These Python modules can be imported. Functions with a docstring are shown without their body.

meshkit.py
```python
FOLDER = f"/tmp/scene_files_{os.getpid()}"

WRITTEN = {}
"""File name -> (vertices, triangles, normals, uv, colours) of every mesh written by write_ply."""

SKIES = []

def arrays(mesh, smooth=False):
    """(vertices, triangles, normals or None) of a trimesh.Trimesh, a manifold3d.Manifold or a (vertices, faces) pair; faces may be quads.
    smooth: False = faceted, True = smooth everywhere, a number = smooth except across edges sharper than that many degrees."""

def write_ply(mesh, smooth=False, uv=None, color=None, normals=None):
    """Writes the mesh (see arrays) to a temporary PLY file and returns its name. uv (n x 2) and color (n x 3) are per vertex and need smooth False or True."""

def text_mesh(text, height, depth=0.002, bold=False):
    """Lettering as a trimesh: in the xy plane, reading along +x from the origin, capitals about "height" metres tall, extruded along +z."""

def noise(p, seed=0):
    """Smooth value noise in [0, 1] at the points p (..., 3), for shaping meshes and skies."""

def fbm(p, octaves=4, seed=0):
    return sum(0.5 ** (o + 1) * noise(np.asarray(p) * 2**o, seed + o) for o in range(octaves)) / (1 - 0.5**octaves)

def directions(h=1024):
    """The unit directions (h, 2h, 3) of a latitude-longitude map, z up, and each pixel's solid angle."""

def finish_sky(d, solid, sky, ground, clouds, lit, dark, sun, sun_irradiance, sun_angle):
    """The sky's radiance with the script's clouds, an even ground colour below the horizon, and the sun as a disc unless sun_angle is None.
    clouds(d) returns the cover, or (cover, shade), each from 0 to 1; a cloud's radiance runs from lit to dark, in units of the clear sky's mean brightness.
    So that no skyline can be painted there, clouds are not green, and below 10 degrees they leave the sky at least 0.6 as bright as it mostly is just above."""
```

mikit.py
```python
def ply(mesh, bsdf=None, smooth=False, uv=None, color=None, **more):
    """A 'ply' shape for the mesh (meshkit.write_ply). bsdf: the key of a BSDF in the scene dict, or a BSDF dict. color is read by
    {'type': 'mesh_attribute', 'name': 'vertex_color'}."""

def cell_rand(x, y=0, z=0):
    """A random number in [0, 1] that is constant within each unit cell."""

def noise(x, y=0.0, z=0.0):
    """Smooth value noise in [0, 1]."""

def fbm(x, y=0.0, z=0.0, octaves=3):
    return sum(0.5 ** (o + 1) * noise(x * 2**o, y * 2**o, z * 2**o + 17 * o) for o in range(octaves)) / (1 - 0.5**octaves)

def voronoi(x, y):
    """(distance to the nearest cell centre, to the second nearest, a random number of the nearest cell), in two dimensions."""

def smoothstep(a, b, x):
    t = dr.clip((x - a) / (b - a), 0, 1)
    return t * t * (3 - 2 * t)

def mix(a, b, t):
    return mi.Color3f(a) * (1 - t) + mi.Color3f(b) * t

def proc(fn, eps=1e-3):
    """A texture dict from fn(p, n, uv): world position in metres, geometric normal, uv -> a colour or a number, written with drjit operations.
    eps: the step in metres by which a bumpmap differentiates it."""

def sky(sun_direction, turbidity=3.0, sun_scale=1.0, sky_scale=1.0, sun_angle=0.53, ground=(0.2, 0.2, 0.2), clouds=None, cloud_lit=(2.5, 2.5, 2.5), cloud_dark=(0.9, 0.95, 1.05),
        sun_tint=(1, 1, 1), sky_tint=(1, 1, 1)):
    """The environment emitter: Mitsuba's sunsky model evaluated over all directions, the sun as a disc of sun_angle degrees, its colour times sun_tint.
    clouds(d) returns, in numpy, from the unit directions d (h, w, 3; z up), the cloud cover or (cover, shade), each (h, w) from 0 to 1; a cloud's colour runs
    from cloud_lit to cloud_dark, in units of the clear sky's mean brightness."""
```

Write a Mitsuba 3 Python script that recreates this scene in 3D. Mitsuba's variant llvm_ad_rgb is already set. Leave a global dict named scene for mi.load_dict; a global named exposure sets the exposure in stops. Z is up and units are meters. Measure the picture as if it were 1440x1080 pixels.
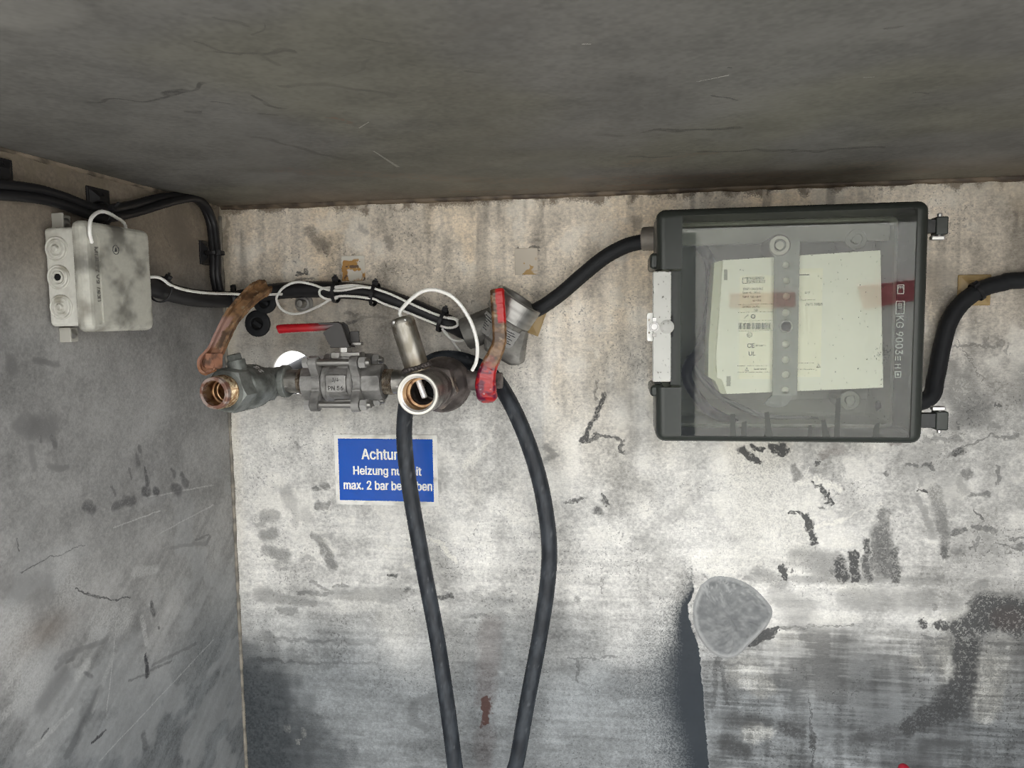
import math
import numpy as np
import drjit as dr
import mitsuba as mi
import trimesh
import manifold3d as m3
from shapely.geometry import Polygon, Point, box as sbox
import mikit
import meshkit
from mikit import noise, fbm, smoothstep, mix

scene, labels = {'type': 'scene'}, {}
# ------------------------------------------------------------------ camera, sky, exposure
FOC, YAW, PITCH, ROLL = 1060.35, 0.143595, -0.0890263, -0.0145858
CAM = np.array([0.0, -0.88, 0.90])
_cy, _sy = math.cos(YAW), math.sin(YAW)
FWD = np.array([-_sy * math.cos(PITCH), _cy * math.cos(PITCH), math.sin(PITCH)])
_r0 = np.array([_cy, _sy, 0.0]); _u0 = np.cross(_r0, FWD)
RGT = math.cos(ROLL) * _r0 + math.sin(ROLL) * _u0
UPV = -math.sin(ROLL) * _r0 + math.cos(ROLL) * _u0
scene['camera'] = {'type': 'perspective', 'fov': 2 * math.degrees(math.atan(720 / FOC)), 'fov_axis': 'x', 'near_clip': 0.01, 'far_clip': 300.0,
                   'to_world': mi.ScalarTransform4f().look_at(origin=CAM.tolist(), target=(CAM + FWD).tolist(), up=UPV.tolist())}


def overcast(d):
    n = meshkit.fbm(d * 3.0 + 5.0, 4)
    return np.full(d.shape[:2], 0.97), np.clip(0.25 + 1.1 * (n - 0.5), 0, 1)


scene['sky'] = mikit.sky((0.45, -0.75, 0.6), turbidity=4.0, sun_scale=0.0, ground=(0.42, 0.41, 0.39), clouds=overcast,
                         cloud_lit=(1.5, 1.5, 1.5), cloud_dark=(0.9, 0.93, 0.98))
exposure = 5.0

XL, XR, ZT, YF = -0.487104, 0.60, 0.90 + 0.139629, -0.66   # left wall, right wall, ceiling, open front


def at(px, py, y=0.0):
    """The point of the plane y that the photograph shows at a pixel."""
    d = FWD + RGT * (px - 720) / FOC + UPV * (540 - py) / FOC
    return CAM + d * ((y - CAM[1]) / d[1])


def at_x(px, py, x):
    d = FWD + RGT * (px - 720) / FOC + UPV * (540 - py) / FOC
    return CAM + d * ((x - CAM[0]) / d[0])


# ------------------------------------------------------------------ marks, painted glow and painted shade on the sheet metal, millimetres in each sheet's own plane
# (from u, from v, to u, to v, radius, end radius, strength, softness)
DARK_AND_SHADOW=[(-18.6,-92.9,-30.3,-121.3,2.5,2.5,0.7,0.5),(-30.3,-121.3,-43.7,-147.5,2.5,2.9,0.75,0.5),(-43.7,-148.4,-24.6,-139.8,2.5,2.5,0.65,0.5),(-24.6,-139.8,-0.7,-144.6,2.5,1.7,0.6,0.5),(0.1,-146.3,0.9,-158.0,2.1,2.9,0.6,0.5),(-28.5,-79.5,-28.5,-96.2,1.2,1.7,0.4,0.8),(-64.4,-221.2,-52.6,-217.5,1.7,3.0,0.5,0.6),(-52.6,-217.5,-40.8,-216.4,3.0,0.8,0.6,0.6),(-22.4,-212.6,-14.1,-221.9,1.3,2.1,0.6,0.6),(-25.0,-229.8,-25.0,-231.5,4.2,4.2,0.6,0.6),(136.9,-156.5,153.5,-169.5,4.9,3.2,0.95,0.5),(151.7,-151.5,159.6,-154.7,3.2,2.4,0.9,0.5),(169.7,-151.3,183.7,-154.4,4.0,4.8,0.9,0.5),(181.4,-158.5,184.5,-158.5,1.6,1.6,0.8,0.5),(191.9,-226.6,207.5,-229.5,1.2,2.4,0.7,0.4),(207.5,-229.5,212.4,-244.2,3.2,4.1,0.8,0.4),(212.4,-244.2,218.2,-261.5,4.1,4.1,0.8,0.4),(213.7,-189.9,226.9,-199.5,1.2,2.4,0.65,0.4),(226.9,-199.5,236.5,-216.5,3.2,2.4,0.7,0.4),(194.9,-173.9,199.0,-186.9,3.2,4.0,0.45,0.7),(217.1,-168.7,221.7,-168.6,1.6,1.6,0.6,0.5),(225.1,-220.9,228.9,-219.1,1.6,1.6,0.5,0.5),(247.2,-283.0,249.2,-301.2,5.7,5.7,0.7,0.6),(261.5,-272.6,263.0,-303.2,4.0,4.8,0.8,0.6),(274.1,-259.0,274.5,-273.9,3.2,3.2,0.65,0.6),(273.9,-280.5,277.5,-300.2,4.0,4.8,0.6,0.6),(292.1,-222.6,291.3,-248.7,4.0,5.6,0.5,0.6),(289.0,-248.8,296.9,-289.6,8.8,11.2,0.55,0.6),(304.7,-268.8,305.6,-301.7,4.8,4.8,0.6,0.6),(183.7,-292.6,184.7,-306.0,3.3,2.5,0.85,0.5),(193.1,-293.1,193.2,-298.2,1.2,1.2,0.6,0.5),(281.9,-265.4,282.6,-290.1,2.4,2.4,0.5,0.6),(238.2,-291.6,242.9,-296.4,3.2,3.2,0.5,0.6),(200.7,-280.3,234.2,-287.6,9.8,13.0,0.35,0.6),(144.3,-307.5,352.0,-300.8,2.5,4.0,0.3,0.9),(156.1,-298.6,180.1,-312.1,4.9,8.2,0.4,0.8),(176.3,-323.2,204.2,-343.2,8.2,18.0,0.3,0.8),(345.0,-198.9,359.0,-264.7,7.1,3.2,0.45,0.7),(326.0,-207.3,344.4,-248.9,3.2,4.0,0.28,0.7),(333.0,-171.1,363.6,-206.6,17.3,9.4,0.18,0.9),(354.5,-263.2,360.0,-272.8,3.2,3.2,0.55,0.6),(363.2,-154.8,367.6,-154.0,3.9,4.7,0.6,0.4),(377.3,-180.0,378.7,-180.8,4.7,4.7,0.45,0.5),(371.7,-187.3,374.3,-198.4,3.9,5.5,0.3,0.6),(381.8,-203.8,401.2,-201.0,2.7,2.3,0.45,0.5),(365.0,-245.9,376.6,-242.4,3.9,2.4,0.5,0.4),(383.8,-238.2,405.0,-240.8,2.4,3.9,0.45,0.4),(384.5,-219.7,392.9,-229.9,1.2,1.6,0.5,0.4),(390.8,-250.1,387.6,-263.8,2.0,2.4,0.4,0.5),(407.3,-172.4,410.9,-189.8,1.9,1.6,0.4,0.5),(409.2,-256.8,432.5,-260.1,1.2,1.2,0.4,0.5),(433.9,-260.0,435.4,-260.8,3.1,3.1,0.45,0.5),(370.1,-266.0,371.6,-266.8,4.0,4.0,0.3,0.6),(423.5,-250.8,437.8,-249.5,1.2,1.2,0.45,0.5),(332.1,-142.5,370.0,-140.5,3.1,1.6,0.3,0.7),(368.9,-149.2,398.8,-137.2,0.8,1.2,0.4,0.6),(398.8,-137.2,425.9,-136.2,1.2,2.3,0.4,0.6),(315.2,-171.4,325.6,-171.2,1.6,2.4,0.5,0.6),(334.4,-169.5,341.2,-173.4,3.1,3.1,0.55,0.6),(326.5,-199.3,336.9,-200.7,0.8,2.0,0.65,0.5),(329.8,-187.2,328.6,-194.4,1.6,1.6,0.3,0.6),(291.6,-178.9,293.9,-182.1,1.6,1.6,0.5,0.5),(366.6,-86.5,386.3,-111.4,17.1,12.4,0.42,0.6),(372.3,-84.1,384.6,-103.6,5.4,6.2,0.35,0.7),(364.2,-120.9,393.7,-116.1,9.4,7.7,0.34,0.6),(352.8,-63.1,366.4,-80.2,7.8,6.2,0.3,0.7),(348.6,16.4,355.6,-18.2,10.8,6.9,0.4,0.95),(342.3,34.1,359.0,27.7,15.4,9.2,0.22,0.8),(354.1,-37.5,399.3,-40.2,1.5,1.5,0.35,0.5),(361.0,-29.8,389.3,-77.2,0.5,0.5,0.35,0.5),(391.9,-32.4,392.8,-37.1,1.9,2.3,0.35,0.6),(404.7,-32.6,405.6,-38.7,1.9,2.3,0.4,0.6),(411.2,-35.7,413.1,-48.0,1.1,1.1,0.3,0.6),(430.2,-68.8,431.1,-91.9,9.2,10.8,0.35,0.9),(403.2,-102.8,407.6,-105.9,1.5,1.5,0.5,0.5),(400.5,-127.0,406.9,-125.4,3.1,2.3,0.3,0.6),(-447.5,-245.8,-431.3,-244.5,5.4,6.3,0.33,0.6),(-457.6,-257.1,-448.0,-255.9,2.7,2.7,0.3,0.6),(-445.8,-270.6,-433.3,-268.4,6.3,6.3,0.38,0.6),(-445.8,-291.8,-423.1,-295.7,6.3,8.1,0.42,0.6),(-430.0,-299.6,-424.2,-297.6,6.3,6.3,0.25,0.6),(-456.2,-348.9,-437.1,-351.9,8.2,8.2,0.3,0.6),(-450.1,-404.1,-442.5,-407.5,7.3,5.5,0.32,0.6),(-415.8,-215.0,-409.8,-227.6,7.1,8.0,0.25,0.8),(-406.4,-235.7,-403.5,-256.6,6.2,3.6,0.22,0.8),(-376.3,-210.7,-374.5,-210.6,3.5,2.7,0.5,0.6),(-367.8,-206.0,-361.2,-204.1,3.5,2.7,0.45,0.6),(-374.5,-234.1,-371.5,-230.4,3.6,3.5,0.45,0.6),(-366.0,-232.1,-358.4,-228.3,3.5,2.7,0.4,0.6),(-390.7,-243.5,-387.1,-247.1,8.0,5.3,0.22,0.8),(-401.9,-151.8,-396.5,-157.1,1.8,2.7,0.3,0.7),(-382.4,-268.8,-371.6,-279.5,2.7,3.6,0.4,0.6),(-371.6,-279.5,-355.9,-309.1,3.6,5.4,0.48,0.6),(-398.7,-299.5,-381.7,-299.0,3.6,2.7,0.3,0.6),(-377.7,-268.7,-360.0,-270.0,1.8,3.6,0.25,0.6),(-404.4,-345.9,-357.2,-344.1,2.7,2.7,0.4,0.5),(-357.2,-345.0,-273.8,-338.1,5.4,8.8,0.22,0.8),(-387.6,-329.5,-357.1,-341.3,1.8,1.3,0.35,0.6),(-356.8,-334.8,-340.0,-333.3,1.3,1.8,0.4,0.6),(-286.0,-317.6,-276.0,-318.2,1.3,2.6,0.65,0.5),(-263.7,-334.1,-261.0,-334.0,2.6,2.6,0.55,0.5),(-438.1,-353.8,-386.0,-359.1,7.3,3.6,0.3,0.7),(-431.2,-370.3,-411.1,-369.5,4.5,4.5,0.35,0.6),(-447.2,-405.8,-359.5,-406.3,2.3,1.8,0.32,0.6),(-359.5,-406.3,-303.4,-403.6,3.6,3.6,0.2,0.8),(-461.2,-435.0,-427.4,-436.0,2.7,1.4,0.35,0.6),(-427.4,-436.0,-304.3,-433.3,1.4,1.3,0.25,0.6),(-226.9,-344.4,-208.0,-341.8,1.8,3.5,0.6,0.5),(-191.6,-367.3,-166.6,-362.6,2.6,1.7,0.28,0.7),(-250.3,-309.2,-245.8,-308.1,1.8,1.8,0.5,0.6),(-259.5,-482.9,-250.1,-474.8,3.6,3.6,0.22,0.8),(-250.1,-474.8,-224.5,-470.5,3.6,3.6,0.22,0.8),(-259.5,-482.9,-260.1,-503.4,4.5,5.4,0.28,0.8),(-260.1,-503.4,-242.0,-515.4,5.4,2.7,0.25,0.8),(-387.6,54.9,-376.6,57.3,1.3,2.2,0.6,0.4),(-389.8,47.2,-369.6,50.3,1.7,1.3,0.35,0.7),(-371.1,104.0,-353.7,87.4,5.2,5.2,0.45,0.9),(-354.7,84.8,-350.5,77.9,1.7,1.7,0.5,0.8),(-308.4,107.1,-303.2,104.5,3.4,3.4,0.3,0.9),(-274.5,93.6,-270.3,86.8,3.4,3.4,0.35,0.9),(-330.2,-5.4,-317.4,-1.2,2.2,1.7,0.45,0.6),(-330.6,7.5,-315.4,6.4,1.3,1.7,0.3,0.6),(-312.9,0.4,-281.7,2.5,1.7,1.7,0.22,0.7),(18.1,107.5,19.7,101.1,5.6,4.8,0.3,0.6),(-119.9,79.3,-93.3,78.6,1.0,1.0,0.55,0.6),(-119.1,77.7,-112.4,76.7,1.7,1.7,0.6,0.6),(-87.5,-155.6,-77.4,-164.0,3.4,2.5,0.35,0.9),(-85.9,-168.4,-80.8,-165.8,3.4,3.4,0.4,0.9),(138.1,-389.8,165.1,-373.1,2.5,7.4,0.9,0.25),(165.1,-373.1,183.3,-363.7,7.4,1.6,0.9,0.25),(106.6,-393.2,138.1,-391.6,3.3,3.3,0.7,0.3),(113.2,-403.2,121.5,-428.9,3.3,1.7,0.4,0.5),(121.5,-428.9,124.3,-459.3,2.1,2.1,0.45,0.5),(111.6,-407.7,108.0,-460.3,2.5,2.5,0.4,0.6),(105.5,-456.1,108.1,-469.1,2.5,1.7,0.35,0.6),(183.3,-363.7,262.8,-357.5,1.2,0.8,0.45,0.8),(125.4,-411.3,294.8,-404.8,1.3,1.2,0.3,0.8),(195.4,-424.7,196.7,-450.5,5.0,5.0,0.25,0.9),(186.9,-485.1,201.3,-489.3,6.7,8.3,0.65,0.8),(130.2,-478.2,154.6,-479.3,8.4,6.7,0.5,0.9),(126.5,-507.6,142.9,-517.9,10.1,7.6,0.6,0.8),(122.0,-477.0,170.7,-480.9,7.6,4.2,0.35,0.9),(217.2,-449.3,220.6,-496.7,0.8,1.2,0.5,0.5),(219.7,-493.3,219.9,-502.0,4.1,4.2,0.65,0.4),(220.7,-501.9,221.3,-531.6,0.8,0.8,0.7,0.4),(211.8,-410.9,217.2,-449.3,1.6,0.8,0.35,0.7),(404.9,-333.0,435.8,-339.9,15.8,20.5,0.8,0.7),(374.7,-355.7,408.8,-339.4,11.2,17.4,0.75,0.65),(382.3,-358.7,384.3,-414.1,14.3,12.0,0.72,0.5),(384.1,-409.9,368.3,-448.5,12.8,16.1,0.72,0.6),(368.3,-448.5,323.7,-476.0,17.7,9.0,0.72,0.7),(323.7,-476.0,277.7,-489.3,8.1,5.8,0.5,0.9),(336.5,-350.8,338.8,-354.1,4.8,4.0,0.65,0.4),(353.8,-351.7,359.8,-353.1,4.8,4.8,0.7,0.4),(347.2,-333.0,350.2,-333.7,4.0,2.4,0.4,0.5),(387.0,-325.6,401.1,-329.9,3.2,4.0,0.55,0.7),(347.6,-391.1,354.2,-411.6,7.2,4.8,0.35,0.8),(402.0,-450.6,419.2,-416.3,4.0,7.2,0.25,0.9),(438.7,-357.7,443.9,-394.3,6.3,7.9,0.4,0.9),(373.2,-482.0,336.3,-514.4,11.3,16.3,0.4,0.9),(347.0,-374.4,442.9,-370.5,1.6,2.4,0.3,0.7),(339.3,-368.1,373.0,-368.2,1.2,1.6,0.35,0.7),(414.6,-431.5,424.0,-407.7,0.8,2.4,0.3,0.8),(394.9,-262.0,400.7,-318.5,17.3,20.6,0.1,0.9),(395.7,-304.1,396.5,-304.9,7.9,7.9,0.28,0.4),(367.8,-328.0,370.2,-332.0,11.1,11.9,0.22,0.4),(236.8,-405.3,323.1,-455.6,34.5,36.6,0.32,0.9),(193.4,-403.3,238.0,-460.9,20.6,20.6,0.22,0.95),(258.2,-324.2,337.9,-325.2,9.7,11.2,0.3,0.9),(200.4,-351.9,247.9,-379.3,6.6,8.2,0.25,0.9),(18.2,-264.7,87.3,-212.1,3.4,3.3,0.1,0.9),(6.0,-83.7,22.2,-129.4,8.2,20.6,0.12,0.9),(26.3,-108.6,42.5,-133.4,0.8,0.8,0.25,0.8),(-94.5,-181.4,-93.0,-347.0,1.7,1.7,0.12,0.9),(-62.5,-412.4,-2.8,-410.1,1.3,0.9,0.35,0.6),(-52.2,-414.5,-50.7,-441.3,1.7,1.3,0.4,0.6),(-23.6,-313.6,-22.0,-331.0,1.0,0.8,0.4,0.7),(-51.7,-339.2,-50.0,-340.0,2.6,1.7,0.4,0.7)]
SOOT_AND_SHADE=[(-483.5,-491.8,-481.1,-584.0,57.3,74.5,0.8,0.95),(-436.0,-522.5,-394.5,-572.7,27.6,38.6,0.55,0.95),(-157.7,-358.7,-158.8,-421.9,15.6,19.2,0.3,0.95),(-455.6,-16.9,-391.8,-43.8,44.0,52.5,0.34,0.95),(-391.8,-43.8,-264.6,-19.0,52.5,47.0,0.3,0.95),(-411.0,-61.2,-374.8,-78.9,35.1,35.0,0.2,0.95),(-228.8,6.0,-143.3,-20.4,33.9,33.6,0.16,0.95)]
PALE_AND_GLOW=[(-230.4,-269.1,-214.6,-280.2,1.7,2.6,0.8,0.5),(-214.6,-280.2,-200.7,-295.9,2.6,2.6,0.8,0.5),(-266.0,-256.7,-251.9,-265.2,0.9,1.3,0.5,0.6),(-290.3,-279.8,-254.2,-285.9,0.9,1.3,0.55,0.6),(-263.8,-304.2,-261.1,-305.0,2.6,2.6,0.5,0.6),(-233.0,-266.5,-204.1,-287.9,0.9,0.9,0.6,0.6),(-185.0,-178.3,-173.4,-165.2,3.4,5.1,0.5,0.8),(-173.4,-165.2,-159.3,-149.5,5.1,1.7,0.5,0.8),(-159.3,-149.5,-147.6,-126.2,1.7,0.8,0.35,0.8),(214.0,-247.5,248.4,-233.5,2.4,2.8,0.7,0.7),(248.4,-233.5,289.5,-212.9,0.8,0.6,0.4,0.7),(199.1,-195.1,209.0,-189.2,3.2,4.8,0.55,0.8),(220.6,-189.8,243.8,-199.2,4.0,2.4,0.6,0.8),(203.6,-186.8,211.0,-172.8,0.8,0.8,0.6,0.7),(150.5,-177.8,175.0,-243.6,27.6,31.0,0.5,0.98),(190.1,-214.2,221.2,-219.3,5.7,4.0,0.4,0.9),(151.5,-248.3,165.7,-248.8,2.5,2.5,0.5,0.8),(159.5,-256.5,155.2,-286.0,0.8,0.8,0.6,0.6),(245.1,-259.9,252.9,-263.0,4.8,3.2,0.4,0.9),(191.1,-268.1,202.6,-259.4,3.3,4.1,0.35,0.9),(112.1,-287.4,155.9,-281.8,11.6,8.2,0.4,0.95),(-239.2,11.2,-223.8,0.0,1.7,2.5,0.45,0.8),(-216.5,12.5,-211.4,9.1,2.5,1.7,0.4,0.8),(-128.9,-79.4,-120.6,-92.9,1.7,2.5,0.35,0.8),(238.5,-308.3,273.3,-315.3,4.9,6.5,0.35,0.9),(223.9,-350.8,262.6,-349.1,7.4,5.7,0.3,0.9),(366.0,-381.8,369.1,-406.6,14.4,11.2,0.45,0.6),(407.5,-400.4,405.7,-450.4,15.9,11.2,0.4,0.8),(332.6,-396.0,335.9,-404.2,6.5,4.0,0.35,0.8),(145.7,-418.8,166.0,-435.0,15.0,10.0,0.4,0.9),(154.8,-492.4,170.9,-491.4,10.1,5.0,0.35,0.9),(145.2,-380.0,129.2,-385.1,1.7,1.7,0.2,0.9),(185.1,-378.1,192.9,-373.5,8.2,6.6,0.35,0.9),(-428.3,-523.9,-426.5,-527.6,3.7,3.7,0.5,0.6),(-412.5,-540.2,-410.8,-545.8,2.3,1.8,0.45,0.6),(-408.0,-525.5,-404.6,-534.8,2.8,2.8,0.35,0.7),(361.0,-344.8,393.8,-331.1,4.8,4.8,0.35,0.9),(372.7,-360.8,338.5,-344.1,5.6,4.8,0.3,0.9),(100.0,-287.8,104.1,-296.2,4.1,4.1,0.4,0.8),(-202.5,-378.7,-130.8,-321.9,0.9,0.9,0.1,0.9),(-348.3,-357.5,-310.9,-348.7,7.2,8.9,0.25,0.95),(-288.5,-371.6,-275.1,-382.0,12.4,17.7,0.22,0.95),(-483.2,121.1,-483.8,92.6,1.7,1.8,0.3,0.6)]
RUST=[(-165.0,-471.5,-167.3,-501.1,5.3,4.4,0.92,0.25),(-168.8,-486.5,-171.9,-505.1,1.3,1.8,0.7,0.5),(-163.3,-477.0,-165.3,-486.3,5.3,5.3,0.9,0.3),(-158.0,-376.6,-166.8,-472.6,10.5,8.8,0.28,0.95),(-167.5,-514.1,-170.2,-560.8,8.8,8.0,0.22,0.95),(419.9,-342.2,430.9,-343.3,9.5,9.5,0.2,0.95),(295.2,-148.4,306.3,-145.1,1.6,2.4,0.5,0.8),(223.8,-160.4,242.7,-152.1,3.2,4.8,0.3,0.9),(-478.3,126.9,-480.3,88.2,2.6,2.6,0.5,0.8),(-199.7,143.2,-124.0,142.1,2.5,2.5,0.5,0.8),(-17.8,142.9,69.2,142.7,2.4,2.4,0.55,0.8),(261.7,138.4,308.8,138.0,2.3,2.3,0.5,0.8),(-109.3,-4.1,-92.7,-20.9,2.5,2.5,0.1,0.9)]
LDARK=[(-174.8,-173.7,-170.3,-177.0,5.1,4.4,0.5,0.5),(-158.3,-178.4,-153.5,-180.2,4.5,3.8,0.5,0.5),(-173.6,-147.9,-170.6,-167.2,1.1,3.0,0.45,0.6),(-126.4,-181.1,-114.9,-187.7,4.7,6.3,0.45,0.5),(-107.8,-171.5,-100.6,-184.5,3.2,4.0,0.4,0.6),(-128.5,-160.8,-121.3,-168.7,1.6,2.4,0.35,0.6),(-224.0,-177.7,-193.8,-178.8,3.5,3.6,0.42,0.6),(-207.6,-173.2,-191.5,-178.6,2.1,2.2,0.35,0.6),(-227.3,-157.3,-219.8,-166.1,1.0,2.1,0.35,0.6),(-262.5,-166.6,-253.6,-172.9,3.9,4.0,0.42,0.6),(-198.6,-146.5,-195.1,-156.6,1.4,1.4,0.3,0.6),(-185.1,-134.6,-183.7,-143.7,2.2,2.9,0.35,0.6),(-179.9,-128.2,-177.9,-131.5,2.2,2.2,0.35,0.5),(-329.9,-84.1,-299.2,-89.9,7.0,8.6,0.25,0.8),(-296.5,-96.5,-293.9,-104.4,1.8,2.5,0.35,0.7),(-320.3,-103.5,-319.7,-121.7,3.0,2.4,0.2,0.8),(-309.3,-94.4,-308.3,-100.7,1.2,1.2,0.3,0.7),(-302.3,-123.4,-281.5,-128.2,2.5,1.9,0.22,0.8),(-342.4,-203.3,-309.5,-201.5,0.5,0.5,0.4,0.6),(-309.5,-201.5,-265.8,-203.0,0.5,0.4,0.35,0.6),(-341.9,-173.1,-340.8,-185.3,0.6,0.6,0.4,0.6),(-189.3,-342.6,-188.9,-364.2,1.5,3.7,0.65,0.4),(-176.3,-293.0,-172.6,-305.2,2.2,3.0,0.5,0.6),(-282.8,-237.8,-261.0,-253.3,0.6,0.8,0.5,0.6),(-261.0,-253.3,-234.4,-266.9,0.8,0.8,0.5,0.6),(-234.4,-266.9,-208.3,-275.4,0.8,0.7,0.5,0.6),(-273.5,-387.6,-254.9,-388.5,1.0,1.0,0.6,0.6),(-200.5,-424.8,-198.2,-437.8,3.7,3.7,0.35,0.6),(-165.6,-323.6,-164.5,-325.7,1.5,1.5,0.4,0.6),(-178.8,-359.0,-99.2,-371.2,1.5,1.6,0.25,0.7),(-219.2,-356.8,-148.0,-369.6,1.1,1.2,0.3,0.7),(-310.3,-299.8,-299.6,-295.1,2.5,3.8,0.25,0.8),(-305.3,-292.4,-245.9,-302.4,2.5,2.0,0.22,0.8),(-297.4,-299.4,-289.4,-299.8,1.9,1.9,0.3,0.7),(-276.6,-319.4,-269.8,-327.5,1.3,2.0,0.3,0.7),(-328.8,-322.4,-302.7,-310.0,6.0,5.7,0.2,0.9),(-304.9,-381.2,-259.8,-345.0,3.2,3.4,0.22,0.9),(-331.3,-349.4,-324.6,-346.9,0.9,0.9,0.45,0.7),(-66.3,-263.4,-56.4,-257.8,1.7,1.7,0.3,0.7),(-88.1,-252.5,-57.7,-254.8,1.2,0.9,0.3,0.7),(-136.5,-245.9,-66.2,-261.7,1.6,1.7,0.18,0.8),(-335.8,-28.2,-334.4,-36.9,3.4,4.6,0.2,0.8),(-309.6,-29.7,-285.8,-35.4,2.4,2.5,0.25,0.7),(-90.4,104.1,-75.4,85.9,15.8,12.9,0.15,0.95),(-359.5,-208.4,-320.0,-227.2,5.7,9.7,0.12,0.95),(-13.7,129.7,-15.0,-95.0,12.0,10.5,0.15,0.95),(-117.9,93.5,-105.8,83.2,0.8,0.8,0.2,0.8),(-192.4,106.3,-189.3,105.4,1.4,1.4,0.3,0.7)]
LLIGHT=[(-225.9,-198.3,-151.6,-200.8,0.6,0.6,0.35,0.7),(-153.9,-225.0,-46.5,-221.1,0.6,0.7,0.25,0.7),(-174.3,-181.3,-44.3,-197.2,0.6,0.7,0.25,0.7),(-293.4,-210.0,-287.3,-238.1,8.8,12.7,0.18,0.95),(-254.2,-284.9,-218.7,-292.5,10.7,9.9,0.2,0.95),(-355.5,-242.3,-342.0,-296.8,12.6,14.8,0.2,0.95),(-178.8,-293.5,-173.7,-291.7,1.5,0.7,0.4,0.7),(-285.7,-318.3,-274.2,-313.7,3.9,3.9,0.25,0.9),(-270.9,-360.0,-237.3,-320.5,2.0,2.1,0.15,0.9),(-347.5,-355.6,-297.2,-345.7,1.8,1.9,0.15,0.9),(-372.5,-310.9,-350.6,-307.7,3.4,3.5,0.2,0.9),(-191.6,-303.6,-187.1,-332.1,2.9,2.2,0.25,0.9),(-198.3,-252.5,-163.5,-260.7,4.3,3.0,0.25,0.9),(-266.0,-411.7,-61.7,-383.4,0.5,0.7,0.2,0.8),(-252.1,-370.1,-229.0,-288.3,0.5,0.5,0.25,0.8)]
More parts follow.
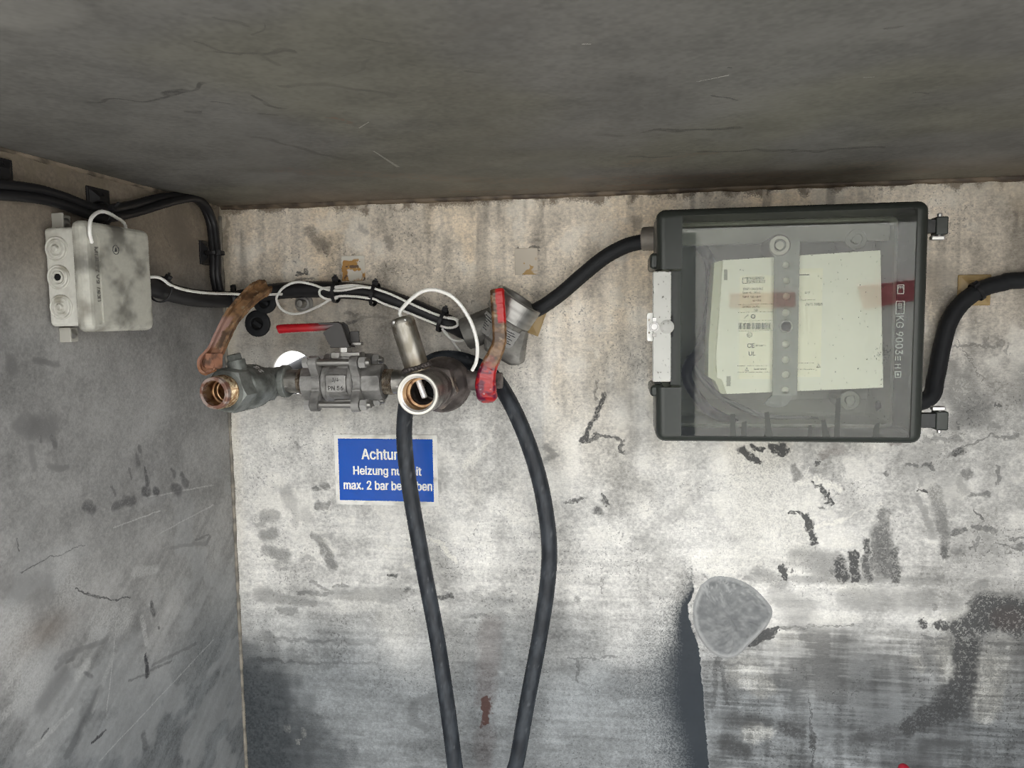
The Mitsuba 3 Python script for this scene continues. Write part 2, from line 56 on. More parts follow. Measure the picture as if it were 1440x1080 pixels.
CDARK=[(-336.3,-434.5,-294.9,-429.6,1.3,1.3,0.4,0.6),(-294.9,-429.6,-244.3,-446.6,1.3,1.3,0.45,0.6),(-280.5,-439.0,-258.0,-445.0,2.2,2.6,0.5,0.7),(-206.3,-501.8,-171.4,-488.8,1.1,1.5,0.28,0.7),(-210.2,-511.9,-194.6,-494.3,0.7,1.1,0.3,0.7),(-184.0,-495.5,-184.5,-469.3,1.1,1.2,0.2,0.8),(-229.3,-421.4,-219.8,-393.2,1.3,1.9,0.35,0.7),(-238.4,-380.7,-231.3,-379.3,1.9,1.9,0.3,0.6),(-260.7,-409.8,-247.4,-407.2,1.4,1.4,0.25,0.7),(-291.4,-400.4,-282.0,-394.9,1.4,1.4,0.3,0.7),(-274.8,-324.0,-243.1,-228.9,2.2,3.1,0.3,0.8),(-180.7,-543.9,-180.7,-531.1,0.7,0.7,0.25,0.8),(-130.1,-505.9,-111.6,-494.6,0.7,0.7,0.2,0.8),(-197.3,-441.7,-137.1,-409.5,2.1,1.8,0.2,0.9),(23.0,-280.7,87.4,-271.9,2.7,3.8,0.45,0.8),(71.6,-196.8,144.4,-187.0,3.1,3.7,0.42,0.8),(146.3,-178.0,222.2,-178.9,2.5,2.4,0.35,0.8),(8.0,-189.8,42.2,-185.5,2.5,2.5,0.3,0.8),(62.2,-369.0,73.1,-353.9,0.9,0.9,0.4,0.6),(-12.1,-274.1,-3.9,-272.4,3.3,3.3,0.25,0.7),(134.8,-465.7,137.3,-465.2,1.1,1.1,0.4,0.6),(58.4,-424.4,60.8,-423.9,0.8,0.8,0.4,0.6),(188.9,-348.9,197.1,-344.2,0.9,0.9,0.3,0.7),(12.8,-367.4,4.0,-314.4,1.9,2.1,0.12,0.9),(-178.5,-521.5,-168.9,-533.3,0.7,0.7,0.2,0.8),(-160.5,-445.6,-134.4,-471.7,0.8,0.8,0.15,0.8),(-92.1,-449.2,-83.0,-443.7,1.2,1.2,0.2,0.8),(-49.4,-395.4,-24.6,-357.8,1.3,1.4,0.1,0.9)]
CLIGHT=[(45.9,-399.0,55.7,-404.0,0.3,0.4,0.5,0.6),(55.7,-404.0,62.6,-408.1,0.4,0.8,0.5,0.6),(-204.0,-258.4,-203.7,-187.8,0.5,1.3,0.3,0.7),(-18.8,-475.2,-15.2,-474.6,0.6,0.4,0.4,0.7),(144.6,-388.3,150.6,-388.5,0.6,0.4,0.25,0.7),(-189.7,-333.1,-177.8,-347.3,0.5,0.5,0.3,0.7),(-277.6,-561.5,-253.2,-565.1,12.9,12.6,0.12,0.95)]
CRUST=[(-196.5,-364.8,-191.6,-350.1,3.0,3.0,0.45,0.8),(-182.6,-39.4,-103.6,-30.6,3.2,3.2,0.4,0.9),(-9.3,-37.0,66.3,-37.5,3.9,3.8,0.45,0.9),(-312.0,-194.4,-111.0,-91.2,9.3,11.8,0.25,0.95),(-111.0,-91.2,301.5,-57.8,10.3,7.1,0.25,0.95),(209.8,-96.5,280.2,-115.2,9.6,9.3,0.15,0.95),(5.1,-158.7,78.4,-189.6,6.6,6.2,0.2,0.95)]

# ------------------------------------------------------------------ helpers
def strokes(u, v, marks):
    """The strongest of the marks at a point: each a capsule whose edge fades over its softness."""
    acc = mi.Float(0)
    for x0, z0, x1, z1, r0, r1, s, soft in marks:
        dx, dz = x1 - x0, z1 - z0
        L2 = max(dx * dx + dz * dz, 1e-3)
        t = dr.clip(u * (dx / L2) + v * (dz / L2) - (x0 * dx + z0 * dz) / L2, 0, 1)
        d2 = dr.square(dr.fma(t, -dx, u - x0)) + dr.square(dr.fma(t, -dz, v - z0))
        lo, hi = (1 - soft) ** 2, (1 + soft) ** 2
        q = d2 / r0 ** 2 if r0 == r1 else d2 / dr.square(dr.fma(t, r1 - r0, mi.Float(r0)))
        k = dr.clip((hi - q) / (hi - lo), 0, 1)
        acc = dr.maximum(acc, s * k * k * (3 - 2 * k))
    return acc


def numbered(key, used):
    if key not in used:
        return key
    k = 1
    while f'{key}_{k:03d}' in used:
        k += 1
    return f'{key}_{k:03d}'


ROOTS = set()


def thing(name, label, cat, group=None):
    key = numbered(name, ROOTS); ROOTS.add(key)
    labels[key] = {'label': label, 'category': cat}
    if group:
        labels[key]['group'] = group
    return key


def obj(name, mesh, bsdf, parent=None, smooth=40, label=None, color=None, tone=None, **kw):
    key = name if parent is None else parent + '__' + name
    key = numbered(key, scene)
    tone = tone or {'m_cast': .66, 'm_metal': .68}.get(bsdf, .72)
    if color is not None:
        m = to_tm(mesh)
        m = trimesh.graph.smooth_shade(m, angle=math.radians(smooth or 1), facet_minarea=None)
        c = np.clip(color(np.array(m.vertices)) * tone, 0.002, 1)
        scene[key] = mikit.ply(m, bsdf, smooth=True, color=c, **kw)
    else:
        scene[key] = mikit.ply(mesh, bsdf, smooth=smooth, **kw)
    if label:
        labels[key] = {'label': label}
    return key


def struct(name, mesh, bsdf, label=None, smooth=False):
    ROOTS.add(name)
    obj(name, mesh, bsdf, smooth=smooth)
    labels[name] = {'kind': 'structure'}
    if label:
        labels[name]['label'] = label


def to_tm(m):
    if isinstance(m, trimesh.Trimesh):
        return m
    a = m.to_mesh()
    return trimesh.Trimesh(a.vert_properties[:, :3], a.tri_verts, process=False)


def to_mf(m):
    if not isinstance(m, trimesh.Trimesh):
        return m
    m = m.copy(); m.merge_vertices()
    return m3.Manifold(m3.Mesh(np.asarray(m.vertices, np.float32), np.asarray(m.faces, np.uint32)))


def cat(*ms):
    return trimesh.util.concatenate([to_tm(m) for m in ms])


def rbox(lo, hi, r=0.002, seg=12):
    """A box with rounded edges between two corners."""
    lo, hi = np.minimum(lo, hi), np.maximum(lo, hi)
    r = min(r, 0.499 * float((hi - lo).min()))
    s = m3.Manifold.sphere(r, seg)
    pts = [s.translate([float(x), float(y), float(z)]) for x in (lo[0] + r, hi[0] - r) for y in (lo[1] + r, hi[1] - r) for z in (lo[2] + r, hi[2] - r)]
    return m3.Manifold.batch_hull(pts)


def basis(axis, up=(0, 0, 1)):
    """Columns X, Y, Z with Z along the axis and Y as near as can be to up."""
    z = np.asarray(axis, float); z = z / np.linalg.norm(z)
    y = np.asarray(up, float); y = y - z * (y @ z)
    if np.linalg.norm(y) < 1e-6:
        y = np.array([0, 1.0, 0]) - z * z[1]
    y /= np.linalg.norm(y)
    return np.stack([np.cross(y, z), y, z], 1)


def place(mesh, origin, B=np.eye(3)):
    m = to_tm(mesh).copy()
    m.vertices = np.asarray(m.vertices) @ np.asarray(B).T + np.asarray(origin)
    return m


FRONT = np.array([[1, 0, 0], [0, 0, -1], [0, 1, 0]], float)   # local x, y, z -> world x, z, -y: a face that looks out of the compartment


def lathe(profile, origin=(0, 0, 0), axis=(0, 0, 1), n=48, up=(0, 0, 1), closed=True):
    """Revolves (radius, height) pairs; with closed the first and last points are joined too (a hollow turned part)."""
    p = list(profile)
    if closed and (p[0][0] > 1e-6 or p[-1][0] > 1e-6) and p[0] != p[-1]:
        p = p + [p[0]]
    m = trimesh.creation.revolve(np.array(p, float), sections=n)
    if m.volume < 0:
        m.invert()
    return place(m, origin, basis(axis, up))


def cyl(a, b, r, n=32, bev=0.0006, r2=None):
    a, b = np.asarray(a, float), np.asarray(b, float)
    L = np.linalg.norm(b - a); r2 = r if r2 is None else r2
    bev = min(bev, L / 3, r / 3)
    return lathe([(0, 0), (r - bev, 0), (r, bev), (r2, L - bev), (r2 - bev, L), (0, L)], a, b - a, n, closed=False)


def hexa(a, b, af, up=(0, 0, 1), bore=0.0, turn=0.0):
    """A hexagon of a given width across flats with chamfered corners."""
    a, b = np.asarray(a, float), np.asarray(b, float)
    L = float(np.linalg.norm(b - a)); R = af / 2 / math.cos(math.pi / 6)
    h = m3.Manifold.cylinder(L, R, R, 6).rotate([0, 0, turn])
    k = R - af / 2
    cham = m3.Manifold.revolve(m3.CrossSection([[(0, 0), (af / 2, 0), (R, k * .6), (R, L - k * .6), (af / 2, L), (0, L)]]), 48)
    h = h ^ cham
    if bore:
        h = h - m3.Manifold.cylinder(L + 0.002, bore, bore, 40).translate([0, 0, -0.001])
    return place(h, a, basis(b - a, up))


def prism(a, b, n, af, up=(0, 0, 1), bore=0.0):
    """An n-sided bar with one flat towards up and the corners chamfered."""
    a, b = np.asarray(a, float), np.asarray(b, float)
    L = float(np.linalg.norm(b - a)); R = af / 2 / math.cos(math.pi / n)
    h = m3.Manifold.cylinder(L, R, R, n).rotate([0, 0, 90 + 180 / n])
    k = R - af / 2
    h = h ^ m3.Manifold.revolve(m3.CrossSection([[(0, 0), (af / 2, 0), (R, k), (R, L - k), (af / 2, L), (0, L)]]), 48)
    if bore:
        h = h - m3.Manifold.cylinder(L + 0.002, bore, bore, 40).translate([0, 0, -0.001])
    return place(h, a, basis(b - a, up))


def spline(pts, per=14):
    p = np.asarray(pts, float)
    q = np.vstack([2 * p[0] - p[1], p, 2 * p[-1] - p[-2]])
    out = []
    for i in range(1, len(q) - 2):
        for t in np.linspace(0, 1, per, endpoint=False):
            a, b, c, d = q[i - 1:i + 3]
            out.append(.5 * (2 * b + (c - a) * t + (2 * a - 5 * b + 4 * c - d) * t * t + (3 * b - a - 3 * c + d) * t ** 3))
    return np.array(out + [p[-1]])


def sweep(path, section, up=(0, 0, 1), scale=None, caps=True):
    """Sweeps a closed 2-D section along a path, keeping its first axis as near as can be to up."""
    p = np.asarray(path, float)
    t = np.gradient(p, axis=0); t /= np.linalg.norm(t, axis=1, keepdims=True)
    frames = np.zeros((len(p), 2, 3)); x = np.asarray(up, float)
    for i in range(len(p)):
        x = x - t[i] * (x @ t[i])
        x /= np.linalg.norm(x)
        frames[i] = x, np.cross(t[i], x)
    s = np.asarray(section, float); n = len(s)
    k = np.ones(len(p)) if scale is None else np.asarray(scale, float)
    v = p[:, None] + k[:, None, None] * (s[None, :, :1] * frames[:, None, 0] + s[None, :, 1:] * frames[:, None, 1])
    f = []
    i, j = np.meshgrid(np.arange(len(p) - 1), np.arange(n), indexing='ij')
    a, b, c, d = i * n + j, i * n + (j + 1) % n, (i + 1) * n + (j + 1) % n, (i + 1) * n + j
    f = np.vstack([np.stack([a, b, c], -1).reshape(-1, 3), np.stack([a, c, d], -1).reshape(-1, 3)])
    v = v.reshape(-1, 3)
    if caps:
        e = len(v); v = np.vstack([v, p[0], p[-1]])
        k = np.arange(n); o = (len(p) - 1) * n
        f = np.vstack([f, np.stack([np.full(n, e), (k + 1) % n, k], -1), np.stack([np.full(n, e + 1), o + k, o + (k + 1) % n], -1)])
    m = trimesh.Trimesh(v, f, process=False)
    if m.volume < 0:
        m.invert()
    return m


def circ(r, n=20, r2=None):
    a = np.arange(n) * 2 * math.pi / n
    return np.stack([np.cos(a) * r, np.sin(a) * (r2 or r)], 1)


def tube(pts, r, n=18, per=14, r_end=None):
    path = spline(pts, per)
    return sweep(path, circ(r, n), up=(0.13, 0.4, 0.9), scale=None if r_end is None else np.linspace(1, r_end / r, len(path)))


def rrect(x0, y0, x1, y1, r, n=6):
    return sbox(x0 + r, y0 + r, x1 - r, y1 - r).buffer(r, quad_segs=n)


def plate(poly, depth, origin, B=FRONT):
    gs = getattr(poly, 'geoms', [poly])
    return cat(*[place(trimesh.creation.extrude_polygon(g, depth, engine='earcut'), origin, B) for g in gs])


def lettering(text, height, origin, B=FRONT, squeeze=1.0, depth=0.0004, bold=True, centre=False):
    m = meshkit.text_mesh(text, height, depth, bold)
    v = np.array(m.vertices); v[:, 0] *= squeeze
    if centre:
        v[:, 0] -= v[:, 0].max() / 2
    m.vertices = v
    return place(m, origin, B)


def fine(mesh, edge):
    m = to_tm(mesh).copy(); m.merge_vertices()
    v, f = trimesh.remesh.subdivide_to_size(m.vertices, m.faces, edge, max_iter=14)
    m = trimesh.Trimesh(v, f, process=False); m.merge_vertices()
    return m


def nz(v, s, o=4, seed=0):
    return meshkit.fbm(np.asarray(v) * s + 31.7, o, seed)


def lerp(a, b, t):
    return np.asarray(a) * (1 - t[:, None]) + np.asarray(b) * t[:, None]


def sstep(a, b, x):
    t = np.clip((x - a) / (b - a), 0, 1)
    return t * t * (3 - 2 * t)


def rough_up(mesh, amp, s, seed=0):
    m = to_tm(mesh).copy(); m.merge_vertices()
    n = np.array(m.vertex_normals)
    m.vertices = np.array(m.vertices) + n * (amp * (nz(m.vertices, s, 3, seed) - .5) * 2)[:, None]
    return m


# ------------------------------------------------------------------ materials
def mat(key, color, rough=0.5, metal=0.0, spec=0.5, **kw):
    c = color if isinstance(color, dict) else {'type': 'rgb', 'value': list(color)}
    scene[key] = {'type': 'twosided', 'bsdf': {'type': 'principled', 'base_color': c, 'roughness': rough, 'metallic': metal, **({} if metal > .5 else {'specular': spec}), **kw}}


VC = {'type': 'mesh_attribute', 'name': 'vertex_color'}
mat('m_painted', VC, 0.55)                       # paint, plastic, rust: colour per vertex
mat('m_gloss', VC, 0.22, clearcoat=0.4)
mat('m_metal', VC, 0.38, metal=0.85)
mat('m_cast', VC, 0.55, metal=0.45)
mat('m_steel', (0.36, 0.35, 0.33), 0.36, metal=0.9)
mat('m_bright', (0.62, 0.61, 0.59), 0.3, metal=0.85)
mat('m_zinc', (0.37, 0.365, 0.35), 0.5, metal=0.3)
mat('m_webdark', (0.075, 0.072, 0.07), 0.5, metal=0.3)
mat('m_black', (0.011, 0.011, 0.0125), 0.45, spec=0.4)
mat('m_rubber', (0.013, 0.014, 0.016), 0.6, spec=0.3)
mat('m_hole', (0.012, 0.012, 0.012), 0.8, spec=0.1)
mat('m_wire', (0.82, 0.81, 0.77), 0.4)
mat('m_blue', (0.006, 0.078, 0.42), 0.4)
mat('m_white', (0.80, 0.80, 0.76), 0.45)
mat('m_ink', (0.05, 0.05, 0.055), 0.6)
mat('m_housing', (0.80, 0.80, 0.72), 0.5)
mat('m_base', (0.30, 0.31, 0.27), 0.55)
mat('m_lid', (0.026, 0.030, 0.026), 0.3)
mat('m_lid_edge', (0.016, 0.018, 0.018), 0.35)


def noise2(x, y, k=0.0):
    """Smooth value noise of two coordinates; k picks the pattern."""
    x, y = mi.Float(x), mi.Float(y)
    i, j = dr.floor(x), dr.floor(y)
    s, t = (x - i) * (x - i) * (3 - 2 * (x - i)), (y - j) * (y - j) * (3 - 2 * (y - j))
    r = mikit.cell_rand
    return dr.lerp(dr.lerp(r(i, j, k), r(i + 1, j, k), s), dr.lerp(r(i, j + 1, k), r(i + 1, j + 1, k), s), t)


def fbm2(x, y, k=0.0, octaves=3):
    return sum(0.5 ** (o + 1) * noise2(x * 2**o, y * 2**o, k + 17 * o) for o in range(octaves)) / (1 - 0.5**octaves)


def wall_back_colour(p, n, uv):
    u, v = p.x * 1000, (p.z - 0.9) * 1000
    w1, w2 = noise2(u * .11, v * .11, 3.0) - .5, noise2(u * .11, v * .11, 9.0) - .5
    w3, w4 = noise2(u * .45, v * .45, 5.0) - .5, noise2(u * .45, v * .45, 7.0) - .5
    a, b = u + 5 * w1 + 3.6 * w3, v + 5 * w2 + 3.6 * w4
    speck = noise2(u * .9, v * .9, 1.0)
    grain = fbm2(u * .35, v * .35, 2.0, octaves=2)
    big = fbm2(u * .011 + 3, v * .011, 4.0, octaves=3)
    patch = fbm2(a * .035 + 40, b * .035, 11.0, octaves=4)
    vert = fbm2(u * .085, v * .006, 6.0, octaves=3)
    horiz = fbm2(u * .012, v * .16, 8.0, octaves=3)
    top = smoothstep(-130, 60, v + 60 * (big - .5))           # warm oxide film on the upper part of the sheet
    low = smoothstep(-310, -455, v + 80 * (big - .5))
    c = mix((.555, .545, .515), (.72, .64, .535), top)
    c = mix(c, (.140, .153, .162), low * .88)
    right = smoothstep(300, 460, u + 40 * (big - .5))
    c = c * (1 - (.32 + .14 * top) * right)  # right end darkened in the colour for weaker light there
    tone = 1 + .75 * (patch - .5) + .45 * (grain - .5) + .5 * (big - .5)
    tone = tone + (vert - .5) * (.55 * smoothstep(-250, -40, v) + .1) + (horiz - .5) * (.10 + .40 * smoothstep(-180, -330, v))
    c = c * dr.clip(tone, .25, 1.7)
    c = c * (1 + .24 * (speck - .5) + .2 * (noise2(u * .30, v * 1.3, 2.0) - .5))
    warm = smoothstep(.5, .72, fbm2(u * .02, v * .007 + 9, 21.0)) * smoothstep(-260, -60, v)
    c = mix(c, c * mi.Color3f(1.09, 1.0, .87), warm * .55)
    cream = smoothstep(.55, .7, patch) * .35
    c = mix(c, (.72, .70, .64), cream * smoothstep(-420, -200, v))
    # ragged pale and dark drips under the ceiling seam
    drip = v - (126 + 26 * (noise2(u * .09, 0.0, 33.0) - .45) * noise2(u * .021, 1.0, 34.0) + 5 * (speck - .5))
    c = mix(c, (.56, .52, .44), .5 * smoothstep(-26, 2, drip) * noise2(u * .05, v * .02, 35.0))
    c = mix(c, (.16, .125, .09), .85 * smoothstep(1, 9, drip) * smoothstep(.2, .5, fbm2(u * .12, v * .06, 36.0)))
    run = smoothstep(.62, .78, fbm2(u * .05, v * .0035, 44.0, octaves=3)) * smoothstep(-60, 130, v)
    c = c * (1 - .42 * run)
    # fine black pitting
    pit = smoothstep(.78, .89, noise2(u * .62, v * .62, 12.0)) * smoothstep(.42, .70, fbm2(u * .02, v * .02, 15.0) + .18 * smoothstep(300, 380, u) * smoothstep(-180, -260, v))
    c = c * (1 - .42 * pit)
    # hand and tool marks, with a painted warm glow and valve shade
    light = strokes(a, b, PALE_AND_GLOW) * (.55 + .9 * (speck - .25))  # one broad entry paints the warm glow below the enclosure
    c = mix(c, (.80, .78, .71), dr.clip(light, 0, 1))
    soot_shade = strokes(u + 26 * w1, v + 26 * w2, SOOT_AND_SHADE) * (1.1 + .35 * (grain - .5))  # later entries paint shade behind the valves, mixed with grime
    c = mix(c, (.022, .027, .031), dr.clip(soot_shade, 0, .97))
    # spray paint with a masked edge beside the round patch
    edge = 83 + (v + 300) * -.085 + 2.0 * w3 - 9 * smoothstep(-320, -345, v) * smoothstep(-400, -350, v)
    dist = edge - u
    reach = 13 + 20 * smoothstep(-330, -450, v)
    spray = dr.exp(-dr.maximum(dist, 0) / reach) * smoothstep(-1.5, 1.5, dist) * smoothstep(-255, -370, v)
    spray = spray * (1 - .35 * smoothstep(-450, -545, v))
    wide = dr.exp(-dr.maximum(dist, 0) / 75) * smoothstep(-1.5, 1.5, dist) * smoothstep(-300, -420, v)
    spray = spray + .42 * wide * (1 - spray)
    spray = smoothstep(.0, .8, spray * 1.3 - .5 * (noise2(u * .8, v * .8, 51.0) - .25) * (1 - spray))
    c = mix(c, (.018, .024, .031), dr.clip(spray, 0, .985))
    under = smoothstep(-1, 3, u - edge) * smoothstep(-385, -400, v - 30 * smoothstep(120, 180, u))   # rubbed dark film below the old mounting line
    film = .3 * fbm2(u * .02, v * .34, 61.0) + .3 * fbm2(u * .10, v * .016, 62.0) + .4 * fbm2(a * .022, b * .03, 63.0)
    c = c * (1 - under * (.06 + .46 * smoothstep(.40, .60, film)))
    dark = strokes(a, b, DARK_AND_SHADOW)  # includes a soft shadow painted beside the right-hand cable
    dark = dr.clip(dark * (.62 + .8 * smoothstep(.2, .6, grain * .6 + speck * .4)), 0, .93)
    c = mix(c, (.035, .036, .037), dark)
    rust = strokes(a, b, RUST)
    c = mix(c, (.055, .02, .015), dr.clip(rust, 0, 1))
    corner = smoothstep(22, 6, u - XL * 1000 + 5 * w1) * smoothstep(-400, 0, v)
    c = mix(c, (.50, .44, .33), .4 * corner)
    return c


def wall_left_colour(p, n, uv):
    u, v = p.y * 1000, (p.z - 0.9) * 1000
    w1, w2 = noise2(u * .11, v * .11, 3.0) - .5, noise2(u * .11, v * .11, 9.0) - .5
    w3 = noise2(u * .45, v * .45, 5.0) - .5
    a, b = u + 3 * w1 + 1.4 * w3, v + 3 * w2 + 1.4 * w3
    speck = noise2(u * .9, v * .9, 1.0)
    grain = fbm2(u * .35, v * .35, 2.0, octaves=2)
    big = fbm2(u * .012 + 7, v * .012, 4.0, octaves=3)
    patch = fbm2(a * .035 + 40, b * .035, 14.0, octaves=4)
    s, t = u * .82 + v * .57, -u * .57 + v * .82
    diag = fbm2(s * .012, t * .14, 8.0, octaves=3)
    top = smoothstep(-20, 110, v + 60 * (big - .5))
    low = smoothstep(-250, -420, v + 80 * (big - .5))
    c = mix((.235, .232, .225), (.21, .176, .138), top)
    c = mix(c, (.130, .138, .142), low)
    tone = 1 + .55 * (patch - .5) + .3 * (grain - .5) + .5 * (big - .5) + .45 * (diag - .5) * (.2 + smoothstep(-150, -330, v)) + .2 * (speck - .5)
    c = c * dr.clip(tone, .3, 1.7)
    rub = smoothstep(.56, .66, fbm2(a * .018 + 5, b * .024, 25.0, octaves=4)) * smoothstep(-120, -260, v)
    c = mix(c, (.27, .275, .275), .4 * rub)
    fringe = smoothstep(104, 140, v + 30 * (noise2(u * .06, v * .05, 71.0) - .5))
    c = mix(c, (.20, .17, .12), .55 * fringe * smoothstep(.4, .6, fbm2(u * .08, v * .08, 72.0)))
    line = strokes(u + w1, v + w2, LLIGHT) * (.6 + .8 * (speck - .3))
    c = mix(c, (.60, .60, .58), dr.clip(line, 0, 1))
    dark = strokes(a, b, LDARK) * (.55 + 1.0 * smoothstep(.15, .6, grain * .6 + speck * .4))
    c = mix(c, (.03, .03, .033), dr.clip(dark, 0, .95))
    brown = dr.exp(-(dr.square((u + 320) / 30) + dr.square((v + 262) / 14)))
    c = mix(c, (.13, .095, .07), .4 * brown)
    return c


def ceiling_colour(p, n, uv):
    u, v = p.x * 1000, p.y * 1000
    w1, w2 = noise2(u * .07, v * .07, 3.0) - .5, noise2(u * .07, v * .07, 9.0) - .5
    a, b = u + 12 * w1, v + 14 * w2
    grain = fbm2(u * .3, v * .3, 2.0, octaves=2)
    big = fbm2(u * .009 + 7, v * .009, 4.0, octaves=3)
    patch = fbm2(a * .03 + 40, b * .03, 14.0, octaves=4)
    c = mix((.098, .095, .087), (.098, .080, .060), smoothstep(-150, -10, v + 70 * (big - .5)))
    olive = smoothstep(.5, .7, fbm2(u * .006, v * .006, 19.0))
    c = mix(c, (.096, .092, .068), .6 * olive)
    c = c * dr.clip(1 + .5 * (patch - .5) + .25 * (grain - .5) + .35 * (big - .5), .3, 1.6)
    dark = strokes(a, b, CDARK) * (.6 + .8 * smoothstep(.3, .6, grain))
    c = mix(c, (.022, .02, .018), dr.clip(dark, 0, .9))
    c = mix(c, (.55, .53, .48), strokes(u, v, CLIGHT) * .7)
    c = mix(c, (.12, .06, .033), strokes(a, b, CRUST) * smoothstep(.35, .6, grain))
    return c


def sheet_relief(p, n, uv):
    q = p * 1000
    g, h = q.x + 1.7 * q.y, q.z + .6 * q.y
    return fbm2(g * .05, h * .05, 1.0) * .6 + noise2(g * .6, h * .6, 2.0) * .12


def sheet_rough(p, n, uv):
    q = p * 1000
    return .42 + .35 * fbm2((q.x + 1.7 * q.y) * .03, (q.z + .6 * q.y) * .03, 3.0)


def sheet(key, fn, spec=.35, metal=0.0):
    scene[key] = {'type': 'twosided', 'bsdf': {'type': 'bumpmap', 'bump': mikit.proc(sheet_relief), 'scale': 0.0006,
                  'nested': {'type': 'principled', 'base_color': mikit.proc(fn), 'roughness': mikit.proc(sheet_rough), 'specular': spec, 'metallic': metal}}}


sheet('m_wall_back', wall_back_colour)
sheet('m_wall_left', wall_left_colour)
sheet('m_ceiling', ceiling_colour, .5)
mat('m_floor', (.12, .12, .115), .6)

# ------------------------------------------------------------------ the steel compartment
hole = at(412, 524)
hx, hz = hole[0], hole[2]
wall_poly = sbox(XL - .004, 0, XR + .004, ZT + .004).difference(Point(hx, hz).buffer(.0268, quad_segs=24))
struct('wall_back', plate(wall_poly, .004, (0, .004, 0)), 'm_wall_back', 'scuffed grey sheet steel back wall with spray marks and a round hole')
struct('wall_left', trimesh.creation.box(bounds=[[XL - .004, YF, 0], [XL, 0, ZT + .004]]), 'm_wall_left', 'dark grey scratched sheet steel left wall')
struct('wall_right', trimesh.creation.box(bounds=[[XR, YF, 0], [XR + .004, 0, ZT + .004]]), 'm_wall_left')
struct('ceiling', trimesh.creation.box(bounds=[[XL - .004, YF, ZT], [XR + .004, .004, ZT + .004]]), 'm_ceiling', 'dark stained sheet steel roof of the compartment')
struct('floor', trimesh.creation.box(bounds=[[XL - .004, YF, -.004], [XR + .004, .004, 0]]), 'm_floor')


RX0, RX1, RZ0, RZ1 = 3.7, 4.75, .99, 1.40  # added behind the camera: wall and red shapes to mirror in the lid
mat('m_added_wall', (.78, .77, .72), .8)
mat('m_red', (.42, .09, .11), .6)
mat('m_dark_panel', (.10, .11, .13), .6)
struct('wall_added_yard', trimesh.creation.box(bounds=[[-9, -12.3, -1.2], [13, -12, 3.0]]), 'm_added_wall')
obj('added_red_band', place(trimesh.creation.extrude_polygon(Polygon([(RX0, RZ1 - .1), (RX1, RZ1), (RX1 + .05, RZ0 + .12), (RX0 + .1, RZ0 - .05)]), .05, engine='earcut'), (0, -11.95, 0), FRONT), 'm_red', 'wall_added_yard', smooth=False)
obj('added_red_band', trimesh.creation.box(bounds=[[1.75, -12, .99], [2.75, -11.95, 1.22]]), 'm_red', 'wall_added_yard', smooth=False)
obj('added_dark_panel', trimesh.creation.box(bounds=[[-1.6, -12, -1.2], [1.2, -11.95, 2.2]]), 'm_dark_panel', 'wall_added_yard', smooth=False)  # added dark panel, mirrored in the lid as the viewer's silhouette

def seam_col(dark, pale):
    def f(v):
        return lerp(dark, pale, sstep(.35, .62, nz(v, 90, 4, 3)))
    return f


def bead(a, b, r, seed):
    n = 220
    path = np.linspace(a, b, n)
    k = .55 + .9 * meshkit.fbm(np.stack([np.arange(n) * .21, np.zeros(n), np.zeros(n)], 1) + seed, 3)
    return sweep(path, circ(r, 10), up=(.5, -.5, .4), scale=k)


labels['trim_1'] = {'kind': 'structure', 'label': 'pale weld seam in the rear left corner'}
obj('trim_1', bead((XL + .0006, -.0006, .3), (XL + .0006, -.0006, ZT - .012), .0024, 3), 'm_painted', color=seam_col((.14, .13, .11), (.30, .27, .22)))
ROOTS.add('trim_1')
obj('trim_2', bead((XL + .004, -.0005, ZT - .0005), (XR, -.0005, ZT - .0005), .0042, 9), 'm_painted', color=seam_col((.07, .05, .035), (.20, .15, .10)))
obj('trim_3', bead((XL + .0005, -.60, ZT - .0005), (XL + .0005, -.012, ZT - .0005), .0026, 15), 'm_painted', color=seam_col((.12, .10, .075), (.34, .28, .21)))
labels['trim_2'] = {'kind': 'structure', 'label': 'rusty seam between back wall and roof'}
labels['trim_3'] = {'kind': 'structure', 'label': 'thin seam between left wall and roof'}
ROOTS |= {'trim_2', 'trim_3'}


# the hardened filler patch beside the spray mark
def patch_mesh():
    ang = np.linspace(0, 2 * math.pi, 97)[:-1]
    outline = [(985, 823), (1003, 811), (1028, 812), (1053, 822), (1072, 838), (1086, 858), (1080, 878), (1068, 892), (1052, 908), (1038, 921), (1020, 926), (1001, 918), (986, 901), (976, 878), (975, 850)]
    pts = np.array([at(x, y)[[0, 2]] for x, y in outline])
    path = spline(np.c_[np.vstack([pts, pts[:1]]), np.zeros(len(pts) + 1)], 10)[:-1, :2]
    c = path.mean(0)
    vs, rings = [], 26
    for k in range(rings + 1):
        t = k / rings
        q = c + (path - c) * t
        q3 = np.c_[q[:, 0], np.zeros(len(q)), q[:, 1]]
        rim = np.exp(-((t - .93) / .06) ** 2)
        h = .0016 * (1 - t ** 6) + .0022 * rim * (.4 + nz(q3, 120, 3, 5)) + .0034 * (nz(q3, 260, 3, 8) - .5) * (t < .97) + .0012 * (nz(q3 * [1, 1, 2.2], 500, 2, 9) - .5)
        h = np.maximum(h, .0002) * (1 if t < 1 else 0)
        q3[:, 1] = -h - .0001
        vs.append(q3)
    v = np.vstack(vs); n = len(path)
    i, j = np.meshgrid(np.arange(rings), np.arange(n), indexing='ij')
    a, b, cc, d = i * n + j, i * n + (j + 1) % n, (i + 1) * n + (j + 1) % n, (i + 1) * n + j
    f = np.vstack([np.stack([a, b, cc], -1).reshape(-1, 3), np.stack([a, cc, d], -1).reshape(-1, 3)])
    m = trimesh.Trimesh(v, f, process=False)
    if m.face_normals[:, 1].mean() > 0:
        m.invert()
    return m


